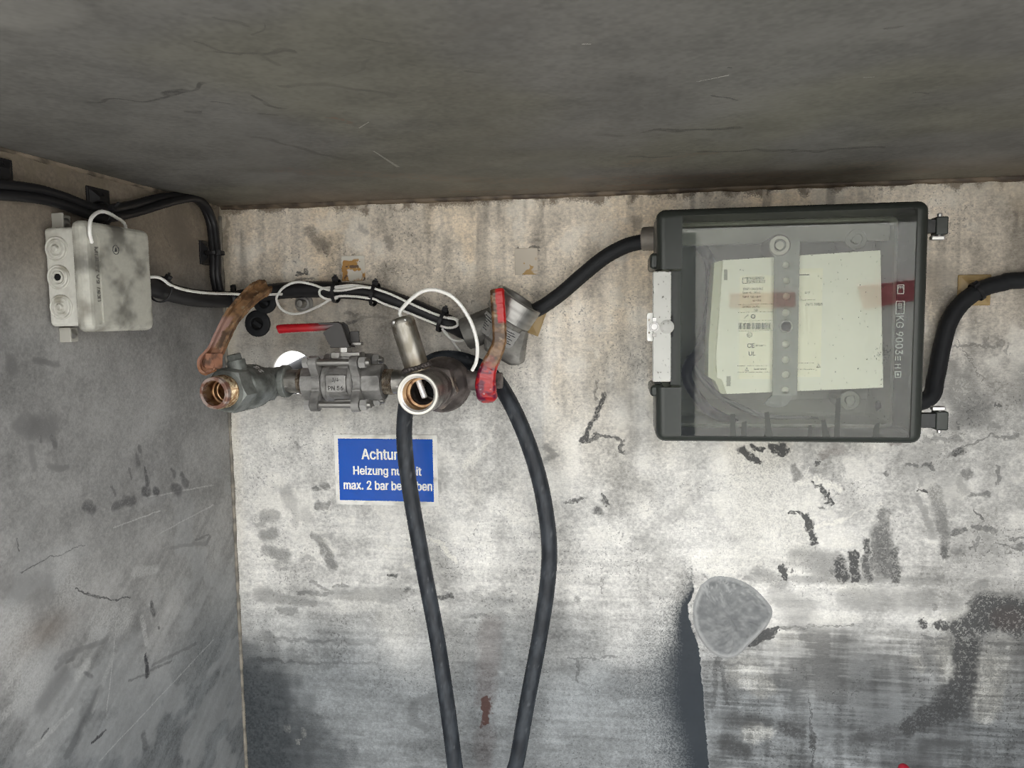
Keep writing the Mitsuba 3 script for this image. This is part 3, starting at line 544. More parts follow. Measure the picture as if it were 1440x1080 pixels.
def patch_colour(v):
    m = patch_mesh(); rim = np.array(m.vertices)[-240:]
    from scipy.spatial import cKDTree
    d = cKDTree(rim[:, [0, 2]]).query(v[:, [0, 2]])[0]
    c = lerp((.22, .23, .235), (.36, .37, .37), sstep(.3, .7, nz(v, 130, 5, 2))) * (.8 + .4 * nz(v, 420, 3, 5))[:, None]
    edge_ = sstep(.0055, .0015, d + .004 * (nz(v, 200, 3, 6) - .5))
    glint = sstep(.56, .66, nz(v * [1.6, 1, 1.0] + v[:, [2, 1, 0]] * .8, 230, 3, 7)) * sstep(at(1000, 862)[2], at(1000, 822)[2], v[:, 2])  # highlight painted on the upper half of the patch
    return lerp(c, (.60, .61, .60), np.clip(.75 * edge_ + .75 * glint, 0, 1))


obj('filler_patch', patch_mesh(), 'm_painted', parent=None, smooth=60,
    color=patch_colour, tone=.55, label=None)
labels['filler_patch'] = {'label': 'rough grey round filler patch stuck on the lower right of the back wall', 'category': 'filler patch'}; ROOTS.add('filler_patch')


# ------------------------------------------------------------------ colours of worn surfaces
def galv(v, base=(.36, .365, .35), dark=(.17, .17, .16)):
    return lerp(dark, base, sstep(.3, .62, nz(v, 60, 4, 1))) * (.8 + .45 * nz(v, 500, 3, 4))[:, None]


def zincgreen(v):
    return lerp((.15, .16, .145), (.34, .36, .335), sstep(.3, .65, nz(v, 70, 4, 12))) * (.8 + .4 * nz(v, 600, 3, 4))[:, None]


def brassy(v):
    return lerp((.30, .17, .08), (.80, .66, .44), sstep(.42, .62, nz(v, 420, 3, 5)))


def copper(v):
    return lerp((.22, .10, .045), (.62, .40, .22), sstep(.35, .65, nz(v, 120, 4, 6)))


def darksteel(v):
    return lerp((.10, .085, .08), (.24, .205, .19), sstep(.35, .65, nz(v, 80, 4, 7))) * (.8 + .4 * nz(v, 500, 3, 4))[:, None]


def rusty(v):
    c = lerp((.10, .050, .022), (.30, .165, .075), sstep(.32, .66, nz(v, 130, 4, 8)))
    return lerp(c, (.42, .33, .22), .7 * sstep(.62, .75, nz(v, 240, 4, 9)))


def grime(base, dirt, s=55, seed=0, lo=.5, hi=.75):
    return lambda v: lerp(base, dirt, sstep(lo, hi, nz(v, s, 4, seed))) * (.92 + .16 * nz(v, 700, 2, seed))[:, None]


def bevel_ring(r_out, r_in, t0, t1, b=.0008):
    return [(r_in, t0 + b), (r_in + b, t0), (r_out - b, t0), (r_out, t0 + b), (r_out, t1 - b), (r_out - b, t1), (r_in + b, t1), (r_in, t1 - b)]


# ------------------------------------------------------------------ left ball valve, pointing out of the compartment
A0, A1 = at(300, 553, -.18), at(381, 538, -.077)
ax = (A1 - A0) / np.linalg.norm(A1 - A0)
LA = np.linalg.norm(A1 - A0)
la = lambda t: A0 + ax * t
t1 = thing('ball_valve', 'weathered grey ball valve with rusty lever and open brass end by the left wall', 'valve')
obj('end_ring', fine(lathe([(.0128, .0), (.0155, 0), (.0163, .0008), (.0163, .006), (.0128, .006)], A0, ax, 64), .003), 'm_cast', t1, color=lambda v: lerp((.34, .17, .12), (.62, .50, .44), sstep(.35, .65, nz(v, 200, 3, 2))), label='worn pinkish brass end ring')
obj('bore', fine(lathe([(.0128, .0009), (.0128, .016), (.0112, .0165), (.0112, .021), (.0100, .0215), (.0100, .045), (.0110, .045), (.0122, .022), (.0138, .016), (.0138, .0009)], A0, ax, 56), .003), 'm_metal', t1, color=copper, label='golden brown inside of the open end')
obj('ball', cyl(la(.043), la(.047), .0104), 'm_metal', t1, color=copper)
th = [(.0132, .0055)]
for k in range(7):
    th += [(.0170, .0062 + k * .0018), (.0160, .0070 + k * .0018)]
obj('thread', fine(rough_up(lathe(th + [(.0168, .0192), (.0132, .0192)], A0, ax, 64), .0006, 500), .0025), 'm_metal', t1, color=brassy, label='sparkling worn brass pipe thread')
obj('hexagon', fine(hexa(la(.019), la(.041), .0425, bore=.012, turn=10), .003), 'm_cast', t1, color=zincgreen)
obj('body', fine(lathe([(.012, .037), (.020, .037), (.0228, .040), (.0234, .043), (.0224, .0445), (.0238, .049), (.0242, .056), (.0240, .064), (.0234, .071), (.0216, .075), (.0214, .077), (.0200, .083), (.0175, .086), (.012, .086)], A0, ax, 64), .003), 'm_cast', t1, color=zincgreen)
obj('hexagon', fine(hexa(la(.080), la(.095), .036, bore=.012, turn=0), .003), 'm_cast', t1, color=zincgreen)
# the raised size mark on the barrel
Bl = basis(-ax)
mk = la(.062) + Bl @ np.array([math.cos(math.radians(52)), math.sin(math.radians(52)), 0]) * .0240
nrm = Bl @ np.array([math.cos(math.radians(52)), math.sin(math.radians(52)), 0])
By = np.stack([-np.cross(nrm, -ax), -ax, nrm], 1)
By[:, 0] = np.cross(By[:, 1], By[:, 2])
obj('lettering', lettering('25', .0065, mk - nrm * .0004, By, depth=.0008, centre=True), 'm_zinc', t1)
obj('stem', fine(cat(cyl(la(.044) + [0, 0, .017], la(.044) + [-.003, 0, .0295], .0095), hexa(la(.044) + [-.003, 0, .028], la(.044) + [-.0045, -.001, .036], .0135)), .003), 'm_cast', t1, color=zincgreen)
hub = la(.040) + np.array([-.0105, -.003, .0335])
path = spline([at(296, 524, -.180), at(291, 511, -.178), at(303, 496, -.172), at(315, 470, -.166), at(328, 446, -.158), at(347, 424, -.146), at(361, 411, -.136), at(377, 403, -.124)], 12)
U = [(-.0078, -.0030), (.0078, -.0030), (.0078, .0062), (.0052, .0062), (.0046, .0005), (-.0046, .0005), (-.0052, .0062), (-.0078, .0062)]
lv = sweep(path, [(b_, a_) for a_, b_ in U], up=(.35, -.9, .2), scale=np.interp(np.linspace(0, 1, len(path)), [0, .06, .2, .5, .93, 1], [.7, 1.1, .95, .92, 1.08, .8]))


def rusty_pink(v):
    c = rusty(v)
    p0, p1 = at(298, 500, -.17), at(332, 445, -.158)
    cx = p0[0] + (p1[0] - p0[0]) * (v[:, 2] - p0[2]) / (p1[2] - p0[2])
    lo = sstep(p1[2] + .002, p1[2] - .003, v[:, 2]) * sstep(-.0005, -.0022, v[:, 0] - cx + .006 * (nz(v, 160, 3, 31) - .5))
    c = lerp(c, (.40, .24, .20), lo * .9)
    return lerp(c, (.36, .15, .08), .6 * sstep(.878, .868, v[:, 2] + .02 * (nz(v, 200, 2, 3) - .5)))


obj('lever', fine(rough_up(lv, .0006, 300, 4), .002), 'm_painted', t1, color=rusty_pink, smooth=50, label='rust brown channel lever with flaking pink paint')
kn = at(300, 506, -.176)
obj('lever_nut', fine(rough_up(cat(hexa(kn + [0, 0, -.008], kn + [.001, 0, .007], .016, up=(0, 1, 0)), rbox(kn + [-.011, -.005, -.010], kn + [.006, .008, .003], .004)), .0012, 160, 2), .002), 'm_painted', t1, color=lambda v: lerp((.13, .065, .04), (.34, .15, .085), sstep(.38, .62, nz(v, 140, 3, 33))), smooth=60, label='rust orange nut')

# elbow behind it and the nipple to the next valve
YP = -.082
E0 = at(384, 537, YP); E1 = at(400, 536, YP); N1 = at(434, 536, YP)
t2 = thing('pipe_elbow', 'dull grey pipe elbow between left ball valve and short nipple', 'pipe elbow')
bend = spline([la(.090), la(.097), la(.105) + [.001, 0, 0], E0 + [.004, .007, 0], E0 + [.011, .003, 0], E1 + [.004, 0, 0]], 10)
obj('elbow', fine(tube(bend[::6], .0165, 40, 8), .004), 'm_cast', t2, color=zincgreen)
obj('collar', fine(lathe(bevel_ring(.0182, .012, 0, .007), E1 + [-.002, 0, 0], (1, 0, 0), 48), .004), 'm_cast', t2, color=zincgreen)
t3 = thing('pipe_nipple', 'short blotchy steel pipe nipple in front of the round hole', 'pipe')


def stained(v):
    return lerp(lerp((.23, .22, .20), (.50, .48, .44), sstep(.35, .62, nz(v, 110, 4, 14))), (.75, .73, .70), sstep(.68, .78, nz(v, 200, 3, 17)))


obj('pipe', fine(lathe(bevel_ring(.0133, .0105, 0, float(N1[0] - E1[0]) + .006), E1, (1, 0, 0), 48), .003), 'm_metal', t3, color=stained)
th = [(.0128, 0)]
for k in range(5):
    th += [(.0142, .0009 + k * .0018), (.0132, .0018 + k * .0018)]
obj('thread', fine(lathe(th + [(.0128, .0092)], N1 + [-.0105, 0, 0], (1, 0, 0), 48), .003), 'm_metal', t3, color=lambda v: lerp((.20, .15, .10), (.48, .42, .34), sstep(.4, .6, nz(v, 250, 3, 15))))

# ------------------------------------------------------------------ three-piece valve
V = at(485, 537, YP); vy, vz = V[1], V[2]
X = lambda px: at(px, 537, YP)[0]
pt = lambda x, dy=0, dz=0: np.array([x, vy + dy, vz + dz])
t4 = thing('ball_valve', 'cast stainless three-piece ball valve with four long bolts and a red grip lever', 'valve')
cast = lambda v: galv(v, (.44, .43, .41), (.20, .195, .185))
obj('body', fine(lathe([(.0, 0), (.0208, 0), (.0222, .0015), (.0222, .005), (.0195, .0075), (.0190, .012), (.0190, .022), (.0195, .0285), (.0222, .031), (.0222, .0345), (.0208, .036), (0, .036)], pt(X(460)), (1, 0, 0), 56, closed=False), .003), 'm_cast', t4, color=cast)
npl = rbox(pt(X(468.5), -.0225, -.0095), pt(X(496), -.012, .0095), .0012)
obj('name_pad', fine(npl, .004), 'm_cast', t4, color=lambda v: cast(v) * 1.15, label='raised pad cast with size and pressure marks')
obj('lettering', lettering('PN 56', .0044, pt(X(482), -.0224, -.0070), squeeze=1.0, depth=.0005, centre=True), 'm_webdark', t4 + '__name_pad')
obj('lettering', lettering('3/4', .0038, pt(X(482), -.0224, .0022), squeeze=.9, depth=.0005, centre=True), 'm_webdark', t4 + '__name_pad')


def lobed(x0, x1):
    m = m3.Manifold.cylinder(x1 - x0, .0240, .0235, 48)
    for sy in (-1, 1):
        for sz in (-1, 1):
            a = m3.Manifold.cylinder(x1 - x0, .0074, .0074, 28).translate([sy * .0228, sz * .0228, 0])
            m = m + m3.Manifold.batch_hull([a, m3.Manifold.cylinder(x1 - x0, .012, .012, 24).translate([sy * .008, sz * .008, 0])])
    for s_ in ((1, 0), (-1, 0), (0, 1), (0, -1)):
        m = m - m3.Manifold.cylinder(.05, .0125, .0125, 32).translate([s_[0] * .0335, s_[1] * .0335, -.01])
    return place(m, pt(x0), basis((1, 0, 0)))


obj('flange', fine(lobed(X(449), X(459.5)), .003), 'm_cast', t4, color=cast)
obj('flange', fine(lobed(X(505), X(515.5)), .003), 'm_cast', t4, color=cast)
obj('hex_end', fine(prism(pt(X(430.5)), pt(X(449.5)), 8, .0375, (0, -1, 0), bore=.013), .003), 'm_cast', t4, color=cast)
obj('hex_end', fine(prism(pt(X(515)), pt(X(541)), 8, .0385, (0, -1, 0), bore=.013), .003), 'm_cast', t4, color=cast)
for sy in (-1, 1):
    for sz in (1, -1):
        o = lambda px: pt(X(px), sy * .0228, sz * .0228)
        b_ = obj('bolt', cyl(o(445), o(531), .0037), 'm_steel', t4, smooth=40)
        obj('head', hexa(o(440), o(447.5), .0108), 'm_zinc', b_, smooth=20)
        obj('nut', hexa(o(516.5), o(525.5), .0112), 'm_zinc', b_, smooth=20)
obj('bonnet', fine(cat(lathe([(0, .016), (.013, .016), (.0115, .024), (.0105, .0285), (0, .0285)], pt(X(489)), (0, 0, 1), 40, closed=False)), .003), 'm_cast', t4, color=cast)
sp = rrect(-.0175, -.0085, .0185, .0085, .003).difference(sbox(-.0055, -.012, .0035, -.0035))
obj('stop_plate', place(trimesh.creation.extrude_polygon(sp, .0062, engine='earcut'), pt(X(489), 0, .0265)), 'm_steel', t4, smooth=20)
obj('stem_nut', cat(hexa(pt(X(488), 0, .033), pt(X(488), 0, .0385), .0125), cyl(pt(X(488), 0, .0375), pt(X(488), 0, .0405), .0045)), 'm_bright', t4, smooth=25)
# lever: a bent strip, upright web and an arm to the left
zl = lambda py: at(485, py, YP)[2] - vz
web = Polygon([(X(461.5), zl(467)), (X(481), zl(453.5)), (X(487), zl(456.5)), (X(496.5), zl(487)), (X(472), zl(487)), (X(468), zl(482))])
lever = cat(place(trimesh.creation.extrude_polygon(web, .0025, engine='earcut'), pt(0, -.0068), FRONT), place(trimesh.creation.extrude_polygon(web, .0025, engine='earcut'), pt(0, .0093), FRONT),
            rbox(pt(X(455), -.0093, zl(456)), pt(X(484), .0093, zl(453.2)), .0009), rbox(pt(X(470), -.0093, zl(488.5)), pt(X(497), .0093, zl(486)), .0008))
obj('lever', lever, 'm_webdark', t4, smooth=20)
grip = sweep(spline([pt(X(397.5), 0, zl(462.3)), pt(X(400), 0, zl(461.6)), pt(X(410), 0, zl(460.6)), pt(X(430), 0, zl(460.2)), pt(X(452), 0, zl(459.3)), pt(X(468), 0, zl(458.0)), pt(X(478), 0, zl(456.5))], 8),
             np.array(rrect(-.0046, -.0100, .0046, .0100, .0042, 5).exterior.coords)[:-1], up=(0, 0, 1), scale=np.interp(np.linspace(0, 1, 49), [0, .05, .12, .6, 1], [.6, 1.0, 1.1, 1.0, .75]))


def redgrip(v):
    return lerp((.50, .008, .016), (.10, .075, .075), sstep(X(437), X(476), v[:, 0] + .006 * (nz(v, 120, 3, 3) - .5))) * (.9 + .2 * nz(v, 300, 2, 2))[:, None]


obj('grip', fine(grip, .003), 'm_gloss', t4 + '__lever', smooth=50, color=redgrip, label='glossy red plastic grip')
obj('locking_plate', rbox(pt(X(492.5), .004, zl(484)), pt(X(505), .0065, zl(466)), .0008), 'm_webdark', t4, smooth=20)
obj('locking_plate', rbox(pt(X(494), .001, zl(486)), pt(X(509), .0095, zl(481.5)), .0008), 'm_steel', t4, smooth=20)

# ------------------------------------------------------------------ right branch: tee, pocket, valve with red lever
B0 = at(587, 554.5, -.173)
bx, bz = B0[0], B0[2]
q = lambda y, dx=0, dz=0: np.array([bx + dx, y, bz + dz])
BK = (0, 1, 0)
t5 = thing('pipe_tee', 'open steel pipe tee with a welded upright pocket at the middle of the pipework', 'pipe tee')
obj('collar', fine(lathe([(.0172, .0005), (.0178, 0), (.0200, 0), (.0208, .0008), (.0208, .028), (.0190, .031), (.0172, .031)], B0, BK, 72), .003), 'm_metal', t5,
    color=lambda v: lerp(lerp((.20, .185, .17), (.42, .39, .35), sstep(.35, .65, nz(v, 90, 4, 22))), (.80, .77, .70), sstep(-.1712, -.1722, v[:, 1])))
th = [(.0173, .0008)]
for k in range(5):
    th += [(.0158, .0016 + k * .0018), (.0170, .0025 + k * .0018)]
obj('thread', fine(lathe(th + [(.0166, .0105), (.0150, .0115), (.0150, .019), (.0128, .0195), (.0128, .024), (.0150, .024), (.0173, .020)], B0, BK, 64), .0025), 'm_metal', t5, color=lambda v: lerp(copper(v), (.85, .82, .78), sstep(-.168, -.1715, v[:, 1])), label='copper stained inner thread')
obj('body', fine(lathe([(.0128, .024), (.0195, .024), (.0205, .034), (.0205, .056), (.0195, .070), (.0185, .079), (.0128, .079)], B0, BK, 60), .003), 'm_cast', t5, color=darksteel)
P0 = at(588, 522, -.147); P1 = at(564, 446, -.150)
pa = (P1 - P0) / np.linalg.norm(P1 - P0)
PL = float(np.linalg.norm(P1 - P0))
obj('sensor_pocket', fine(lathe([(0, 0), (.0122, 0), (.0124, PL - .006), (.0115, PL - .002), (.0090, PL), (0, PL)], P0, pa, 56, closed=False), .003), 'm_metal', t5,
    color=lambda v: lerp(lerp((.36, .33, .27), (.56, .53, .47), sstep(.35, .65, nz(v * [1, 1, .4], 150, 4, 23))), (.20, .16, .11), .8 * np.maximum(sstep(.022, .006, (v - P0) @ pa), sstep(.58, .68, nz(v, 130, 3, 24)) * sstep(PL - .028, PL - .004, (v - P0) @ pa))), label='brushed steel pocket with a welded top')
rs = np.random.RandomState(4)
obj('weld_spot', rough_up(cat(*[place(trimesh.creation.icosphere(2, r), P1 + pa * -.001 + np.array([dx, -.0085, dz])) for dx, dz, r in ((-.005, -.004, .0026), (-.001, -.0048, .003), (.003, -.004, .0028), (.006, -.002, .0022))]), .0005, 900), 'm_bright', t5, smooth=60)
obj('weld_bead', fine(rough_up(cat(*[place(trimesh.creation.icosphere(2, .0026), P0 + pa * .004 + basis(pa) @ np.array([math.cos(k * .262), math.sin(k * .262), 0]) * .0132) for k in range(24)]), .0007, 500), .002), 'm_cast', t5, color=lambda v: darksteel(v) * .9, smooth=60)
# polished probe that crosses the opening
R0, R1 = at(586.5, 530, -.148), at(597.5, 560, -.150)
mat('m_rod', (.92, .91, .89), .35, metal=.3)
t6 = thing('probe_rod', 'shiny thin probe rod seen inside the open tee', 'probe')
obj('rod', cyl(R0, R1, .0031, bev=.001), 'm_rod', t6)
obj('pipe_bottom', cyl(q(-.100), q(-.098), .0126), 'm_black', t5)
# side nipple from the three-piece valve
t7 = thing('pipe_nipple', 'short threaded steel nipple between three-piece valve and open tee', 'pipe')
S0 = pt(X(536))
obj('pipe', fine(lathe(bevel_ring(.0133, .0105, 0, float(bx - S0[0]) - .012), S0, (1, 0, 0), 48), .003), 'm_metal', t7, color=stained)
th = [(.0128, 0)]
for k in range(6):
    th += [(.0142, .0009 + k * .0018), (.0132, .0018 + k * .0018)]
obj('thread', fine(lathe(th + [(.0128, .011)], pt(X(541)), (1, 0, 0), 48), .003), 'm_metal', t7, color=lambda v: lerp((.20, .15, .10), (.48, .42, .34), sstep(.4, .6, nz(v, 250, 3, 15))))

t8 = thing('ball_valve', 'dark brown steel ball valve with chipped red lever behind the open tee', 'valve')
obj('hexagon', fine(hexa(q(-.106), q(-.090), .0425, bore=.011, turn=12), .003), 'm_cast', t8, color=lambda v: lerp(darksteel(v), (.46, .38, .30), .8 * sstep(.55, .7, nz(v, 100, 3, 26))))
obj('body', fine(lathe([(.011, .083), (.021, .083), (.0285, .091), (.0305, .099), (.0312, .107), (.0304, .116), (.027, .125), (.021, .131), (.017, .134), (.011, .134)], B0, BK, 64), .003), 'm_cast', t8, color=darksteel)
obj('wall_pipe', fine(lathe(bevel_ring(.0168, .013, .132, .1715), B0, BK, 48), .004), 'm_cast', t8, color=darksteel)
yb = -.066
SH = at(672, 541, yb); SH[2] = bz + .004
obj('stem', fine(cat(cyl(q(yb, .024, .004), q(yb, .041, .004), .011), cyl(q(yb, .040, .004), q(yb, .0635, .004), .0078)), .003), 'm_cast', t8, color=darksteel)
obj('lever_nut', fine(hexa(q(yb, .058, .004), q(yb, .0665, .004), .017), .003), 'm_cast', t8, color=darksteel)
lp = spline([at(686, 563, yb - .004), at(684, 551, yb - .012), at(683, 535, yb - .014), at(688, 515, yb - .013), at(698, 494, yb - .012), at(702.5, 478, yb - .012), at(702, 455, yb - .012), at(700.5, 430, yb - .011), at(699.5, 413, yb - .011), at(699, 406.5, yb - .010)], 10)
sec = np.array(rrect(-.0078, -.0042, .0078, .0042, .0034, 4).exterior.coords)[:-1]
rl = sweep(lp, [(a_, b_) for a_, b_ in sec], up=(1, 0, 0), scale=np.interp(np.linspace(0, 1, len(lp)), [0, .05, .2, .35, .5, .8, .97, 1], [.9, 1.45, 1.45, 1.15, .98, 1.0, .95, .7]))
eye = lathe(bevel_ring(.0155, .0078, 0, .014), q(yb, .0435, .004), (1, 0, 0), 48)


def redlever(v):
    z = v[:, 2]
    wob = .012 * (nz(v, 90, 3, 41) - .5) * 2
    c = rusty(v)
    hz_ = at(690, 508, yb)[2]
    low = sstep(hz_ + .006, hz_ - .008, z + wob)
    red = lerp((.55, .018, .022), (.17, .008, .04), sstep(.45, .60, nz(v, 120, 3, 42) + .12 * sstep(.004, -.004, v[:, 0] - at(682, 540, yb)[0])))
    red = lerp(red, (.60, .42, .46), .85 * sstep(.66, .72, nz(v, 190, 3, 43)))
    c = lerp(c, red, low)
    t0, t1 = at(701, 452, yb - .012), at(696, 407, yb - .012)
    ex = t0[0] + (t1[0] - t0[0]) * (z - t0[2]) / (t1[2] - t0[2])
    tip = sstep(t0[2] - .003, t0[2] + .002, z + wob * .3) * sstep(-.0006, .0006, v[:, 0] - ex + .003 * (nz(v, 200, 2, 4) - .5))
    return lerp(c, (.62, .012, .014), tip)


obj('lever', fine(rough_up(cat(rl), .0006, 250, 6), .0018), 'm_gloss', t8, color=redlever, smooth=60, label='rusty lever with glossy red paint at hub and tip')
obj('lever_eye', fine(rough_up(eye, .0007, 250, 7), .002), 'm_gloss', t8, color=redlever, smooth=60, label='glossy red hub of the lever')

# ------------------------------------------------------------------ cast steel cable head with round cap behind the red lever
t9 = thing('cable_fitting', 'cast metal cable fitting with round cap and two silver labels behind the red lever', 'cable fitting')
yc = -.034
C0, C1 = at(693, 478, yc), at(731, 421, yc - .004)
ca = (C1 - C0) / np.linalg.norm(C1 - C0)
CL = float(np.linalg.norm(C1 - C0))
Bc = basis(ca, (0, -1, 0))      # local Y towards the viewer
obj('body', fine(lathe([(0, 0), (.017, 0), (.0215, .004), (.0225, .012), (.0225, CL * .55), (.0235, CL * .57), (0, CL * .57)], C0, ca, 48, closed=False), .003), 'm_cast', t9, color=lambda v: galv(v, (.36, .35, .32), (.20, .19, .175)))
capo = C0 + ca * (CL * .56)
ch = CL * .46
obj('cap', fine(lathe([(.0, 0), (.0268, 0), (.0278, .001), (.0278, ch - .0016), (.0266, ch), (.0240, ch), (.0232, ch - .001), (.0232, ch - .010), (0, ch - .010)], capo, ca, 64, closed=False), .003), 'm_metal', t9, color=lambda v: lerp((.36, .35, .33), (.60, .59, .56), sstep(.3, .7, nz(v @ Bc * [.25, .25, 3], 200, 3, 51))), label='brushed round cap with a recessed end')
obj('cap_screw', hexa(capo + ca * (ch - .010), capo + ca * (ch - .004), .012), 'm_steel', t9, smooth=20)
for ang, w in ((38, .012), (-42, .012)):
    a_ = math.radians(ang)
    nn = Bc @ np.array([math.sin(a_), math.cos(a_), 0]); tt = np.cross(ca, nn)
    Bn = np.stack([-tt, ca, nn], 1)
    Bn[:, 0] = np.cross(Bn[:, 1], Bn[:, 2])
    o = C0 + ca * (CL * .24) + nn * .0222
    lk = obj('label', place(trimesh.creation.box(bounds=[[-.0105, -.009, -.004], [.0105, .012, .0012]]), o, Bn), 'm_zinc', t9, label='silver printed label')
    obj('print', cat(*[place(trimesh.creation.box(bounds=[[-.008, y_, .0012], [-.008 + w_, y_ + .0009, .0015]]), o, Bn) for y_, w_ in ((.008, .012), (.0055, .015), (.003, .009), (.0005, .014), (-.002, .011), (-.0045, .015), (-.007, .007))]), 'm_ink', lk)
T0 = at(654, 470, yc)
obj('side_tube', fine(cat(cyl(T0, at(700, 452, yc), .0185, 40), cyl(at(700, 462, yc), at(716, 425, yc + .006), .016, 36)), .003), 'm_cast', t9, color=lambda v: galv(v, (.25, .245, .225), (.12, .115, .105)))
F0, F1 = at(690, 486, yc - .002), at(726, 509, yc + .002)
obj('foot', fine(rough_up(m3.Manifold.batch_hull([to_mf(rbox(F0 + [-.006, -.012, -.006], F0 + [.006, .016, .014], .004)), to_mf(rbox(F1 + [-.010, -.014, -.003], F1 + [.008, .022, .012], .005)), to_mf(rbox(at(735, 470, yc) - .006, at(735, 470, yc) + .006, .005))]), .0006, 200), .003), 'm_cast', t9, color=lambda v: galv(v, (.38, .37, .34), (.20, .19, .175)), smooth=45)
obj('wall_bracket', rbox(at(712, 470, 0) + [-.012, -.02, -.012], at(712, 470, 0) + [.012, 0, .012], .002), 'm_zinc', t9)

# ------------------------------------------------------------------ cables


def cable(name, pts, r, label, catg, bsdf='m_rubber', n=20, group=None, color=None):
    k = thing(name, label, catg, group)
    obj(k, tube(pts, r, n), bsdf, smooth=60, color=color)
    return k


def dusty(v):
    s = nz(v * [1, 1, .3], 160, 4, 61)
    c = lerp((.012, .016, .022), (.036, .044, .054), sstep(.35, .68, s)) * (.75 + .5 * nz(v, 700, 2, 63))[:, None]
    return lerp(c, (.13, .137, .147), .7 * sstep(.70, .80, nz(v * [1, 1, .5], 300, 3, 62)))


hose = [np.array([-.13, -.075, .02]), np.array([-.15, -.06, .15]), at(648, 1125, -.055), at(640, 1078, -.055), at(630, 1000, -.055), at(615, 900, -.055), at(596, 800, -.055), at(580, 710, -.055), at(570, 640, -.055), at(569, 590, -.05), at(576, 550, -.04), at(592, 520, -.026), at(616, 505, -.019), at(645, 505, -.0185), at(675, 516, -.022), at(698, 535, -.030), at(722, 575, -.04), at(745, 630, -.045), at(762, 690, -.045), at(772, 760, -.045), at(770, 820, -.045), at(758, 900, -.045), at(742, 985, -.045), at(728, 1065, -.045), at(716, 1125, -.045), np.array([-.14, -.05, .15]), np.array([-.16, -.075, .02])]
th_ = thing('rubber_cable', 'thick dusty black rubber cable looped over the pipe and hanging down', 'cable')
obj(th_, fine(tube(hose, .0091, 26, 12), .006), 'm_painted', color=dusty, smooth=60)

jx = XL + .011
trunk = [at_x(196, 396, XL + .014), at_x(225, 407, XL + .014), at_x(258, 416, XL + .014), at_x(285, 420, XL + .016)] + [at(325, 421, -.024), at(352, 416, -.016), at(385, 410, -.0125), at(430, 407, -.0125), at(475, 408, -.0125), at(520, 412, -.0125), at(560, 424, -.0125), at(600, 440, -.0125), at(640, 459, -.016), at(662, 470, -.024)]
cable('trunk_cable', trunk, .0098, 'thick black cable running from the junction box along the back wall', 'cable', 'm_black', 24)
cable('power_cable', [at(752, 437, -.022), at(765, 430, -.022), at(790, 412, -.022), at(820, 386, -.024), at(850, 362, -.028), at(880, 346, -.034), at(908, 339, -.040)], .0083, 'black cable rising from the cast fitting to the clear lidded box', 'cable', 'm_rubber', 24)
cable('power_cable', [np.array([XR - .001, -.010, at(1440, 394, -.01)[2] - .002]), np.array([XR - .05, -.010, at(1440, 394, -.01)[2] + .001]), at(1440, 394, -.010), at(1410, 398, -.010), at(1382, 406, -.0105), at(1355, 424, -.011), at(1335, 452, -.013), at(1324, 490, -.016), at(1316, 530, -.022), at(1303, 562, -.030), np.array([at(1311, 280.5, -.130)[0] - .010, -.034, at(1290, 576, -.034)[2]])], .0088, 'black cable from the right edge curving down behind the clear lidded box', 'cable', 'm_rubber', 24)

# two thin cables up on the left wall
la_ = lambda px, py, d=.010: at_x(px, py, XL + d)
c1 = [la_(-25, 258), la_(0, 260), la_(30, 263), la_(60, 268), la_(90, 277), la_(118, 288, .012), la_(140, 294, .013), la_(160, 293, .013), la_(190, 287), la_(220, 279), la_(245, 276), la_(268, 277), la_(284, 288), la_(294, 310), la_(298, 335, .012), la_(300, 360, .014), la_(300, 385, .014), la_(304, 408, .013)]
c2 = [p_ + np.array([0.0005, .002, -.0075]) for p_ in c1[:9]] + [p_ + np.array([.0045, .001, -.0065 + .0025 * min(i, 2)]) for i, p_ in enumerate(c1[9:])]
cable('wall_cable', c1, .0043, 'upper of the two thin black cables tied along the left wall', 'cable', 'm_black', group='thin black cables on the left wall')
cable('wall_cable', c2, .0043, 'lower of the two thin black cables tied along the left wall', 'cable', 'm_black', group='thin black cables on the left wall')

ys = float(at_x(61, 390, XL + .002)[1]); LD = float(at(125, 390, ys)[0] - XL); ye = float(at_x(214, 400, XL + LD)[1])
zt = at(112, 309, ys)[2]; zb = at(116, 467, ys)[2]
WR = .0016
cable('white_wire', [at_x(129, 341, XL + LD + .001), at_x(126, 325, XL + LD + .004), at_x(128, 308, XL + LD + .003), at_x(137, 299, XL + LD), at_x(148, 298, XL + LD - .004), at_x(162, 305, XL + .026), at_x(176, 317, XL + .016), np.array([XL + .014, ye + .007, zt - .012]), np.array([XL + .015, ye + .010, (zt + zb) / 2 + .006]), at_x(222, 390, XL + .027), at_x(240, 401, XL + .028), at_x(262, 408, XL + .028), at_x(290, 412, XL + .031), at(330, 413.5, -.038), at(352, 414.5, -.030), at(385, 414, -.0250), at(397, 413.5, -.0240)],
      WR, 'white wire looping over the junction box and along the thick cable', 'wire', 'm_wire', 10)
